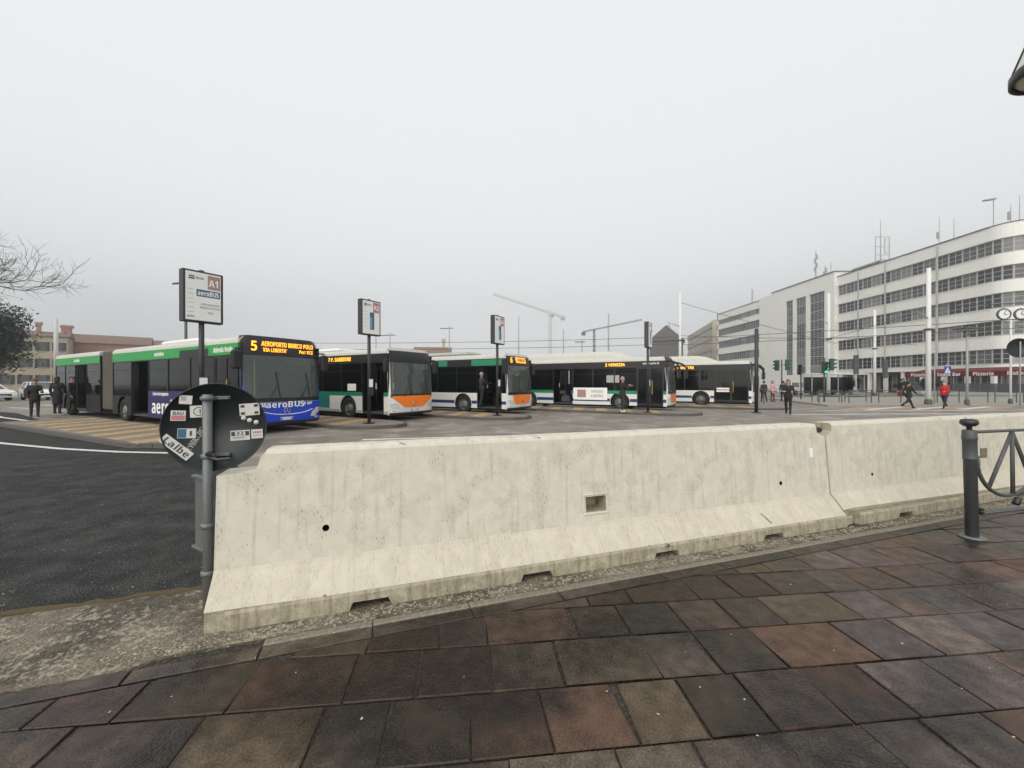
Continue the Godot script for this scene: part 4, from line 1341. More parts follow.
func build_garage():
	var root := thing("parking_garage", "long white parking garage with ribbon windows on the right", "building", W(61, 75), -90)
	garage_wing(root, 0.0, 24.0, FLOORS, 21.4)
	# return wing round the rounded corner, facing the camera
	var turn := Transform3D(Basis(Vector3.UP, PI / 2), Vector3(26.5, 0, -2.5))
	garage_wing(root, 0.0, 26.0, FLOORS, 21.4, turn)
	var centre := Vector2(24.0, -2.5)
	var arc := func(r0: float, r1: float) -> PackedVector2Array:
		var p := PackedVector2Array()
		for k in 9:
			var a := PI / 2 * (1.0 - k / 8.0)
			p.append(centre + Vector2(cos(a), sin(a)) * r1)
		for k in 9:
			var a := PI / 2 * k / 8.0
			p.append(centre + Vector2(cos(a), sin(a)) * r0)
		return p
	var up := Transform3D(Basis(Vector3.RIGHT, Vector3(0, 0, 1), Vector3(0, -1, 0)), Vector3.ZERO)
	var y := 3.3
	for f in FLOORS + [[21.4, 21.4]]:
		var st := mk()
		prism(st, arc.call(2.0, 2.5), -f[0], -y, up)
		put(st, "corner_spandrel", MT.render_white, root)
		if f[1] > f[0]:
			for k in 4:
				var a := PI / 2 * (k + 0.5) / 4.0
				var xf := Transform3D(Basis(Vector3.UP, PI / 2 - a), Vector3(centre.x + cos(a) * 2.2, 0, centre.y + sin(a) * 2.2))
				window_part(root, -0.44, 0.44, f[0] + 0.065, f[1], 0.0, 0, 2, xf)
		y = f[1]
	var st := mk()
	prism(st, arc.call(0.1, 2.56), -21.5, -21.4, up)
	put(st, "corner_coping", MT.slate, root)
	# ground floor: recessed shop fronts, columns
	boxed("shop_back", MT.core, root, Vector3(12, 1.65, -2.3), Vector3(24.0, 3.3, 0.3))
	for k in 9:
		boxed("column", MT.render_white, root, Vector3(0.4 + k * 2.95, 1.65, -0.45), Vector3(0.45, 3.3, 0.45), 0.03)
	for k in 8:
		window_part(root, 0.75 + k * 2.95, 3.0 + k * 2.95, 0.3, 2.9, -1.9, 2, 1)
	# pale vertical ducts on the facade
	for q in [[17.7, 0.22], [9.7, 0.18], [4.6, 0.16]]:
		var d := mk()
		tube(d, [Vector3(q[0], 3.0, 0.16), Vector3(q[0], 21.0, 0.16)], q[1] * 0.5, q[1] * 0.5, 8)
		put(d, "downpipe", MT.frame_grey, root)
	# fluorescent tubes burning inside
	for q in [[15.5, 15.9], [16.5, 12.5], [6.0, 12.5]]:
		boxed("tube_light", MT.tube_light, root, Vector3(q[0], q[1], -0.7), Vector3(1.5, 0.07, 0.1))
	# stair tower with tall windows, slightly proud and taller
	var tower := thing("stair_tower", "tall white stair tower with three vertical window strips", "building", W(60.4, 93), -90)
	var xs := [[0.0, 4.6], [6.9, 7.7], [10.7, 11.6], [15.6, 18.0]]
	for e in xs:
		boxed("pier", MT.render_white, tower, Vector3((e[0] + e[1]) * 0.5, 11.2, -0.3), Vector3(e[1] - e[0], 22.4, 0.6))
	for k in 3:
		boxed("lintel", MT.render_white, tower, Vector3((xs[k][1] + xs[k + 1][0]) * 0.5, 20.9, -0.3), Vector3(xs[k + 1][0] - xs[k][1], 3.0, 0.596))
		boxed("base", MT.render_white, tower, Vector3((xs[k][1] + xs[k + 1][0]) * 0.5, 1.6, -0.3), Vector3(xs[k + 1][0] - xs[k][1], 3.2, 0.596))
		for j in 9:
			window_part(tower, xs[k][1], xs[k + 1][0], 3.2 + j * 1.8, 3.2 + (j + 1) * 1.8, -0.35, 3, 3)
	boxed("side_wall", MT.render_white, tower, Vector3(17.75, 11.2, -4.1), Vector3(0.5, 22.4, 7.0))
	boxed("hall", MT.core, tower, Vector3(9.0, 10.8, -8.0), Vector3(16.4, 21.6, 12.0))
	boxed("roof_coping", MT.slate, tower, Vector3(9.0, 22.46, -3.5), Vector3(18.3, 0.12, 7.4))
	# the wing beyond the tower
	var far := thing("office_wing", "white wing with ribbon windows left of the stair tower", "building", W(61, 119), -90)
	garage_wing(far, 0.0, 20.4, [[4.2, 6.2], [7.9, 9.9], [11.6, 13.6], [15.2, 17.2], [18.6, 20.0]], 21.8, Transform3D.IDENTITY, 2.0)
	boxed("blank_bay", MT.render_white, far, Vector3(23.2, 11.1, -0.2), Vector3(5.4, 22.2, 0.7))
	boxed("gable", MT.render_white, far, Vector3(0.2, 11.0, -6.5), Vector3(0.4, 22.0, 13.0))
	# older beige block further away
	var old := thing("beige_office_block", "beige block with ribbon windows at the far left end of the white garages", "building", W(66, 133), -104)
	for k in 6:
		boxed("spandrel", MT.render_beige, old, Vector3(-20, 2.2 + k * 3.7, -0.3), Vector3(44, 1.9, 0.6))
		if k < 5:
			for j in 18:
				window_part(old, -42.0 + j * 2.44, -39.56 + j * 2.44, 3.15 + k * 3.7, 4.95 + k * 3.7, -0.35, 0, 0)
	boxed("hall", MT.core, old, Vector3(-20, 11, -8), Vector3(43.6, 21.6, 14))
	boxed("end_wall", MT.render_beige, old, Vector3(2.2, 11, -7), Vector3(0.5, 22.2, 14.0))
	# antennas and plant on the roofs
	var mast := func(x: float, d: float, y0: float, h: float, r: float, label: String, arms: int):
		var a := thing("rooftop_antenna", label, "antenna", W(x, d, y0), 0, "antennas on the garage roof")
		var s2 := mk()
		tube(s2, [Vector3.ZERO, Vector3(0, h, 0)], r, r * 0.6, 6)
		put(s2, "mast", MT.pole_grey, a)
		for k in arms:
			var ya := h * (0.45 + 0.5 * k / maxf(1.0, arms))
			boxed("panel_aerial", MT.pole_grey, a, Vector3(0.25 * (1 if k % 2 else -1), ya, 0), Vector3(0.22, 1.0, 0.18), 0.02)
			boxed("bracket", MT.pole_grey, a, Vector3(0.06 * (1 if k % 2 else -1), ya, 0), Vector3(0.3, 0.06, 0.06))
	mast.call(64.5, 85.0, 22.5, 7.0, 0.14, "thick roof mast with panel aerials above the stair tower", 4)
	mast.call(64.5, 81.0, 22.5, 3.6, 0.07, "thin aerial right of the thick roof mast", 0)
	mast.call(64.5, 82.5, 22.5, 3.2, 0.10, "short stubby aerial beside the thick roof mast", 2)
	mast.call(64.0, 70.5, 21.4, 4.3, 0.06, "thin aerial left of the square aerial frame", 0)
	mast.call(64.0, 60.0, 21.4, 5.0, 0.05, "thin pale aerial right of the square aerial frame", 1)
	mast.call(64.0, 58.0, 21.4, 4.0, 0.05, "short aerial between the frame and the dish lamp", 0)
	mast.call(63.0, 50.6, 21.5, 2.6, 0.05, "small aerial at the rounded roof corner", 1)
	mast.call(63.6, 50.2, 21.5, 3.6, 0.05, "tall thin aerial at the rounded roof corner", 0)
	var cage := thing("aerial_frame", "square tubular frame of aerials on the garage roof", "antenna", W(64, 69, 21.4))
	var cs := mk()
	for e in [[-1.4, 0.0], [1.0, 0.0]]:
		tube(cs, [Vector3(e[0], 0, 0), Vector3(e[0], 5.4, 0)], 0.06, 0.06, 5)
	for yy in [2.2, 3.6, 5.3]:
		tube(cs, [Vector3(-1.4, yy, 0), Vector3(1.0, yy, 0)], 0.05, 0.05, 5)
	put(cs, "frame", MT.pole_grey, cage)
	cs = mk()
	tube(cs, [Vector3(-0.5, 0, 0), Vector3(-0.5, 8.2, 0)], 0.10, 0.04, 6)
	put(cs, "mast", MT.pole_grey, cage)
	boxed("panel_aerial", MT.pole_white, cage, Vector3(0.35, 3.8, 0.1), Vector3(0.5, 2.6, 0.3), 0.04)
	var dish := thing("roof_floodlight", "flat topped floodlight mast on the garage roof corner", "floodlight", W(61.9, 51.5, 21.5))
	cs = mk()
	tube(cs, [Vector3.ZERO, Vector3(0, 3.6, 0)], 0.05, 0.05, 6)
	put(cs, "mast", MT.pole_grey, dish)
	boxed("lamp_head", MT.pole_grey, dish, Vector3(0, 3.65, 0), Vector3(1.5, 0.2, 0.4), 0.05, Transform3D(Basis(Vector3(0, 0, 1), 0.15), Vector3.ZERO))
	var plant := thing("roof_plant", "low grey roof plant room on the garage", "roof plant", W(65.5, 72.5, 21.4), -90)
	boxed("housing", MT.frame_grey, plant, Vector3(0, 0.8, 0), Vector3(6.0, 1.6, 3.0), 0.05)
	for k in 4:
		boxed("louvre", MT.slate, plant, Vector3(-2.2 + k * 1.45, 0.9, 1.52), Vector3(1.2, 0.9, 0.06))
	# café awning and its tables' dark front
	var aw := thing("cafe_awning", "maroon cafe awning with white lettering at the foot of the garage", "awning", W(58.2, 56), -90)
	var ap := mk()
	prism(ap, PackedVector2Array([Vector2(0, 3.45), Vector2(3.2, 2.95), Vector2(3.2, 2.35), Vector2(3.16, 2.35), Vector2(3.16, 2.92), Vector2(0, 3.40)]), 0.0, 15.0, Transform3D(Basis(Vector3(0, 0, 1), Vector3.UP, Vector3(1, 0, 0)), Vector3(0, 0, 0)))
	put(ap, "canopy", MT.maroon, aw)
	var words := ["Pizzeria", "Snack Bar", "Pizzeria", "Ristorante"]
	for k in 4:
		txt(aw, words[k], 0.42, MT.white, Vector3(1.9 + k * 3.7, 2.64, 3.21), Basis.IDENTITY, 1.0, "lettering", true, 0.01)
	for k in 6:
		var p2 := mk()
		tube(p2, [Vector3(0.3 + k * 2.85, 0, 3.0), Vector3(0.3 + k * 2.85, 2.9, 3.0)], 0.04, 0.04, 6)
		put(p2, "post", MT.pole_grey, aw)
	boxed("lower_glazing", MT.win_dark, aw, Vector3(7.5, 1.0, 3.02), Vector3(14.4, 1.0, 0.03))
	boxed("low_wall", MT.frame_grey, aw, Vector3(7.5, 0.24, 3.02), Vector3(14.4, 0.48, 0.1), 0.01)

# ------------------------------------------------------------------ buildings far left and middle
func house(called: String, label: String, at: Vector3, turn: float, w: float, dp: float, eave: float, ridge: float, wall: Material, roof: Material, cols: int, storeys: int, chimneys: Array):
	var root := thing(called, label, "building", at, turn)
	boxed("wall", wall, root, Vector3(0, eave * 0.5, -dp * 0.5), Vector3(w, eave, dp))
	var st := mk()
	prism(st, PackedVector2Array([Vector2(0.4, eave), Vector2(-dp - 0.4, eave), Vector2(-dp * 0.5, ridge)]), -w * 0.5 - 0.3, w * 0.5 + 0.3, Transform3D(Basis(Vector3(0, 0, 1), Vector3.UP, Vector3(1, 0, 0)), Vector3.ZERO))
	var rf := put(st, "roof", roof, root)
	for c in chimneys:
		var cm := mk()
		box(cm, Vector3(c[0], c[2] * 0.5 + c[3] * 0.5, c[1]), Vector3(c[4], c[2] - c[3], c[4]))
		box(cm, Vector3(c[0], c[2] + 0.25, c[1]), Vector3(c[4] * 1.5, 0.5, c[4] * 1.5))
		put(cm, "chimney", wall if called != "beige_house" else MT.brick, rf)
	for s in storeys:
		for k in cols:
			var x := -w * 0.5 + w * (k + 0.5) / cols
			var y := 1.3 + (eave - 1.0) * s / storeys
			var p := boxed("window", MT.win_dark, root, Vector3(x, y + 0.9, 0.01), Vector3(1.0, 1.7, 0.06))
			for e in [-0.72, 0.72]:
				boxed("shutter", MT.shutter, p, Vector3(x + e, y + 0.9, 0.03), Vector3(0.42, 1.7, 0.07))
			boxed("sill", MT.kerb, p, Vector3(x, y, 0.05), Vector3(1.3, 0.12, 0.2))
	return root

func build_far_buildings():
	house("beige_house", "beige plastered house behind the dark evergreen on the left", W(-93, 75), 42, 13, 8, 10.6, 11.8, MT.render_beige, MT.roof_tile, 6, 3, [[2.5, -2.5, 12.9, 11.0, 0.6], [5.6, -3.0, 12.7, 11.0, 0.5]])
	house("brick_hall", "long low red brick hall with tiled roof above the articulated bus", W(-90.5, 88), 38, 16, 9, 10.2, 12.4, MT.brick, MT.roof_tile, 8, 2, [[-5.5, -4.0, 13.6, 11.0, 1.0]])
	house("brick_annexe", "distant brown roofed annexe to the right of the brick hall", W(-84, 100), 34, 20, 12, 9.8, 12.4, MT.brick, MT.roof_tile, 6, 2, [])
	house("low_tiled_house", "low tiled house roof behind the second bus", W(-11.6, 58), 8, 5, 6, 5.6, 7.0, MT.render_beige, MT.roof_tile, 2, 2, [[1.6, -3.0, 7.8, 6.6, 0.4]])
	house("grey_gabled_house", "dark grey gabled house above the white gas buses", W(33.7, 97.3), -112, 9, 7.2, 11.2, 14.8, MT.slate, MT.slate, 3, 2, [])

# ------------------------------------------------------------------ things close to the camera
func build_near_things():
	# round sign seen from behind, on a galvanised pole
	var root := thing("road_sign", "round road sign seen from behind, covered in stickers, on a galvanised pole", "road sign", W(-2.056, 2.70))
	var st := mk(true)
	tube(st, [Vector3(0, -0.05, 0), Vector3(0.0, 1.52, 0)], 0.029, 0.029, 16)
	put(st, "pole", MT.galvanised, root)
	var face_xf := Transform3D(Basis(Vector3.UP, deg_to_rad(26)), Vector3(0.0, 0, -0.045))
	var turn := face_xf * Transform3D(Basis(Vector3.RIGHT, PI / 2), Vector3(0.02, 1.295, 0))
	st = mk(true)
	lathe(st, [Vector2(0, -0.012), Vector2(0.285, -0.012), Vector2(0.300, -0.006), Vector2(0.302, 0.012), Vector2(0.296, 0.014), Vector2(0.293, 0.002), Vector2(0, 0.002)], 48, turn)
	var disc := put(st, "sign_disc", MT.sign_back, root)
	for y in [1.495, 1.105]:
		st = mk()
		box(st, Vector3(0.02, y, 0.008), Vector3(0.17, 0.025, 0.012), face_xf, 0.003)
		box(st, Vector3(-0.055, y, 0.02), Vector3(0.02, 0.018, 0.02), face_xf)
		box(st, Vector3(0.085, y, 0.02), Vector3(0.02, 0.018, 0.02), face_xf)
		put(st, "bracket", MT.galvanised, root)
		st = mk(true)
		tube(st, [Vector3(0.003, y - 0.014, 0), Vector3(0.003, y + 0.014, 0)], 0.040, 0.040, 16)
		put(st, "clamp", MT.galvanised, root)
	st = mk()
	tube(st, [Vector3(0.03, 1.10, 0.02), Vector3(0.09, 1.085, 0.03), Vector3(0.16, 1.09, 0.01)], 0.014, 0.010, 6)
	tube(st, [Vector3(0.02, 1.12, 0.03), Vector3(0.05, 1.13, 0.04)], 0.016, 0.016, 6)
	put(st, "cable_tie", MT.black_metal, root)
	# stickers: [u, v, width, height, turn, kind]
	var kinds := [[-0.165, 0.19, 0.070, 0.058, -0.08, 0], [-0.205, 0.085, 0.080, 0.068, -0.05, 1], [-0.095, 0.110, 0.095, 0.080, 0.03, 2], [-0.160, -0.035, 0.10, 0.065, -0.05, 3], [-0.215, -0.125, 0.205, 0.062, -0.78, 4], [0.195, 0.115, 0.12, 0.085, 0.06, 5], [0.140, -0.065, 0.115, 0.07, 0.02, 6], [0.24, -0.06, 0.07, 0.065, 0.03, 7]]
	for q in kinds:
		var xf := face_xf * Transform3D(Basis(Vector3(0, 0, 1), q[4]), Vector3(q[0] + 0.02, 1.295 + q[1], 0.0045))
		var s := boxed("sticker", MT.sticker, disc, Vector3.ZERO, Vector3(q[2], q[3], 0.002), 0, xf)
		var ink := func(x: float, y: float, w: float, h: float, m: Material): boxed("print", m, s, Vector3(x, y, 0.0015), Vector3(w, h, 0.0015), 0, xf)
		match int(q[5]):
			0: ink.call(-0.012, 0.008, 0.03, 0.03, MT.ink_grey)
			1:
				ink.call(0, -0.014, 0.072, 0.03, MT.sign_pink)
				txt(s, "BAU", 0.022, MT.ink, xf * Vector3(0, 0.015, 0.0015), xf.basis, 1.0, "lettering", true, 0.001)
			2:
				var rg := mk()
				var ring := []
				for k in 17:
					ring.append(xf * Vector3(cos(TAU * k / 16) * 0.028, sin(TAU * k / 16) * 0.028, 0.0015))
				tube(rg, ring, 0.0022, 0.0022, 4)
				put(rg, "ring", MT.ink, s)
				ink.call(0.008, 0.0, 0.006, 0.028, MT.ink)
			3:
				ink.call(-0.025, 0.0, 0.045, 0.058, MT.sign_blue)
				ink.call(0.022, 0.0, 0.012, 0.032, MT.ink)
			4: txt(s, "Lalbe", 0.042, MT.ink, xf * Vector3(0, 0, 0.0015), xf.basis, 1.2, "lettering", true, 0.001)
			5:
				for e in [[-0.04, 0.025], [0.04, 0.025], [-0.04, -0.025], [0.04, -0.025]]:
					ink.call(e[0], e[1], 0.024, 0.018, MT.ink)
			6:
				ink.call(0, 0.012, 0.105, 0.030, MT.ink)
				txt(s, "S23", 0.024, MT.white, xf * Vector3(0, 0.012, 0.0025), xf.basis, 1.2, "lettering", true, 0.001)
				ink.call(-0.01, -0.016, 0.07, 0.012, MT.ink_grey)
			7:
				ink.call(0, 0.012, 0.05, 0.012, MT.sign_pink)
				ink.call(0, -0.010, 0.05, 0.006, MT.ink_grey)
	for e in [[0.160, 0.055], [0.195, 0.038], [0.235, 0.022]]:
		st = mk(true)
		lathe(st, [Vector2(0.016, 0), Vector2(0.016, 0.002), Vector2(0, 0.002)], 14, face_xf * Transform3D(Basis(Vector3.RIGHT, PI / 2), Vector3(e[0] + 0.02, 1.295 + e[1], 0.003)))
		put(st, "round_sticker", MT.sticker, disc)
	for k in 3:
		txt(disc, ["TAGS", "MKOE", "RYSK"][k], 0.034, MT.ink_grey, face_xf * Vector3(-0.062 - k * 0.025, 1.27 - k * 0.045, 0.0032), face_xf.basis * Basis(Vector3(0, 0, 1), 1.0), 1.0, "scrawl", false, 0.001)
	# small grey plate lower on the pole, almost edge on
	var pf := Transform3D(Basis(Vector3.UP, deg_to_rad(-30)), Vector3(-0.02, 0, -0.02))
	var pl := boxed("side_plate", MT.galvanised, root, Vector3(-0.085, 0.70, 0), Vector3(0.15, 0.49, 0.012), 0.004, pf)
	for y in [0.46, 0.95]:
		boxed("plate_edge", MT.galvanised, pl, Vector3(-0.085, y, 0.012), Vector3(0.16, 0.02, 0.03), 0.004, pf)
	for y in [0.30, 0.62]:
		st = mk(true)
		tube(st, [Vector3(0, y, 0), Vector3(0, y + 0.03, 0)], 0.041, 0.041, 14)
		put(st, "clamp", MT.galvanised, root)
	# grey railing at the right edge
	var rail := thing("railing", "grey steel railing with a ball topped post at the right edge", "railing", W(4.70, 4.08, 0.02), 14)
	for k in 2:
		var px := k * 2.0
		var lean := Transform3D(Basis(Vector3(0, 0, 1), 0.045 if k == 0 else 0.0), Vector3(px, 0, 0))
		st = mk(true)
		lathe(st, [Vector2(0.0, 0.0), Vector2(0.050, 0.0), Vector2(0.050, 0.80), Vector2(0.056, 0.805), Vector2(0.056, 0.815), Vector2(0.054, 0.82), Vector2(0.054, 1.00), Vector2(0.058, 1.005), Vector2(0.058, 1.03), Vector2(0.055, 1.04), Vector2(0.055, 1.09), Vector2(0.050, 1.10), Vector2(0.0, 1.10)], 24, lean)
		var p := put(st, "post", MT.post_grey, rail)
		st = mk(true)
		lathe(st, [Vector2(0.022, 1.10), Vector2(0.022, 1.135), Vector2(0.045, 1.14), Vector2(0.066, 1.16), Vector2(0.070, 1.18), Vector2(0.060, 1.205), Vector2(0.035, 1.212), Vector2(0, 1.215)], 20, lean)
		put(st, "ball_cap", MT.black_metal, p)
		st = mk(true)
		lathe(st, [Vector2(0.0, 0.012), Vector2(0.10, 0.012), Vector2(0.105, 0.004), Vector2(0.105, 0.0)], 20, Transform3D(Basis.IDENTITY, Vector3(px, 0.002, 0)))
		put(st, "foot_plate", MT.galvanised, p)
		for y in [0.27, 0.30]:
			st = mk(true)
			tube(st, [lean * Vector3(0.035, y, 0.035), lean * Vector3(0.062, y, 0.062)], 0.016, 0.014, 8)
			put(st, "bolt", MT.black_metal, p)
	st = mk(true)
	tube(st, [Vector3(0.03, 1.075, 0), Vector3(1.92, 1.075, 0)], 0.016, 0.016, 8)
	put(st, "top_rail", MT.post_grey, rail)
	st = mk(true)
	tube(st, [Vector3(0.07, 0.25, 0.03), Vector3(1.92, 0.25, 0.03)], 0.020, 0.020, 8)
	put(st, "bottom_rail", MT.post_grey, rail)
	var arcp := []
	for k in 17:
		var a := PI + PI * k / 16
		arcp.append(Vector3(0.56 + cos(a) * 0.50, 0.82 + sin(a) * 0.43, 0))
	st = mk(true)
	tube(st, arcp, 0.018, 0.018, 8)
	put(st, "arc_bar", MT.post_grey, rail)
	for e in [[Vector3(0.60, 1.06, 0), Vector3(0.25, 0.50, 0)], [Vector3(0.60, 1.06, 0), Vector3(0.62, 0.40, 0)], [Vector3(0.60, 1.06, 0), Vector3(0.93, 0.50, 0)]]:
		st = mk(true)
		tube(st, [e[0], e[1]], 0.018, 0.018, 8)
		put(st, "strut", MT.post_grey, rail)
	st = mk(true)
	tube(st, [Vector3(0.62, 0.30, 0.02), Vector3(0.66, 0.36, 0.02)], 0.03, 0.03, 10)
	put(st, "knuckle", MT.black_metal, rail)
	boxed("tab", pm(0.16, 0.13, 0.09, 0.7), rail, Vector3(0.125, 0.86, 0.02), Vector3(0.09, 0.10, 0.012), 0.003)
	# street lantern reaching in from the right
	var lamp := thing("street_lantern", "street lantern with black rim and cream bowl at the top right edge", "street lamp", W(5.60, 4.1, 0.20))
	st = mk(true)
	tube(st, [Vector3(0.42, 0, 0), Vector3(0.42, 5.6, 0)], 0.06, 0.05, 12)
	tube(st, [Vector3(0.42, 5.55, 0), Vector3(0.2, 5.75, 0), Vector3(0, 5.7, 0), Vector3(0, 5.45, 0)], 0.03, 0.03, 8)
	put(st, "post", MT.black_metal, lamp)
	st = mk(true)
	lathe(st, [Vector2(0.315, 4.56), Vector2(0.335, 4.57), Vector2(0.335, 4.66), Vector2(0.30, 4.70), Vector2(0.295, 4.66), Vector2(0.31, 4.60), Vector2(0.315, 4.56)], 36)
	put(st, "rim", MT.black_metal, lamp)
	st = mk(true)
	lathe(st, [Vector2(0, 4.52), Vector2(0.16, 4.53), Vector2(0.27, 4.57), Vector2(0.31, 4.62), Vector2(0.30, 4.66)], 36)
	put(st, "bowl", MT.lamp_glass, lamp)
	st = mk(true)
	lathe(st, [Vector2(0.30, 4.70), Vector2(0.20, 5.0), Vector2(0.09, 5.25), Vector2(0.05, 5.45), Vector2(0, 5.47)], 36)
	put(st, "hood", MT.lamp_glass, lamp)
	for k in 8:
		var a := TAU * k / 8
		st = mk(true)
		tube(st, [Vector3(cos(a) * 0.305, 4.70, sin(a) * 0.305), Vector3(cos(a) * 0.205, 5.0, sin(a) * 0.205), Vector3(cos(a) * 0.095, 5.25, sin(a) * 0.095), Vector3(cos(a) * 0.05, 5.46, sin(a) * 0.05)], 0.012, 0.012, 6)
		put(st, "rib", MT.black_metal, lamp)

# ------------------------------------------------------------------ street furniture on the far right
func pole_thing(called: String, label: String, category: String, at: Vector3, h: float, r0: float, r1: float, m: Material, group := "", foot := true) -> Node3D:
	var root := thing(called, label, category, at, 0, group)
	var st := mk(true)
	tube(st, [Vector3.ZERO, Vector3(0, h, 0)], r0, r1, 10)
	put(st, "pole", m, root)
	if foot:
		st = mk(true)
		lathe(st, [Vector2(r0 + 0.06, -0.02), Vector2(r0 + 0.06, 0.28), Vector2(r0 + 0.01, 0.36)], 12)
		put(st, "foot", MT.pole_dark, root)
	return root

func traffic_signal(label: String, at: Vector3, turn: float, heads: Array, h: float):
	var root := pole_thing("traffic_light", label, "traffic light", at, h, 0.06, 0.06, MT.pole_dark, "traffic lights by the crossing", false)
	root.rotation_degrees.y = turn
	for q in heads:
		var xf := Transform3D(Basis(Vector3.UP, q[2]), Vector3(q[0], q[1], 0))
		var st := mk()
		box(st, Vector3(0, 0, 0.22), Vector3(0.30, 0.92, 0.26), xf, 0.03)
		box(st, Vector3(0, 0, 0.05), Vector3(0.06, 0.1, 0.2), xf)
		var hd := put(st, "signal_head", MT.signal_green, root)
		for k in 3:
			st = mk(true)
			lathe(st, [Vector2(0.11, 0.0), Vector2(0.11, 0.03), Vector2(0, 0.035)], 14, xf * Transform3D(Basis(Vector3.RIGHT, PI / 2), Vector3(0, 0.29 - k * 0.29, 0.35)))
			put(st, "lens", MT.traffic_green if (k == 2 and q[3]) else MT.black, hd)
			st = mk(true)
			var vis := []
			for e in [0.0, 0.2]:
				var arc := []
				for j in 9:
					var a := PI * j / 8
					arc.append(xf * Vector3(cos(a) * 0.125, 0.29 - k * 0.29 + sin(a) * 0.125, 0.35 + e))
				vis.append(arc)
			for j in 8:
				face(st, [vis[0][j], vis[0][j + 1], vis[1][j + 1], vis[1][j]], xf * Vector3(0, 0.29 - k * 0.29, 0.4))
			put(st, "visor", MT.signal_green, hd)

const ORDINAL := ["first", "second", "third", "fourth", "fifth", "sixth", "seventh", "eighth", "ninth", "tenth", "eleventh", "twelfth", "thirteenth"]

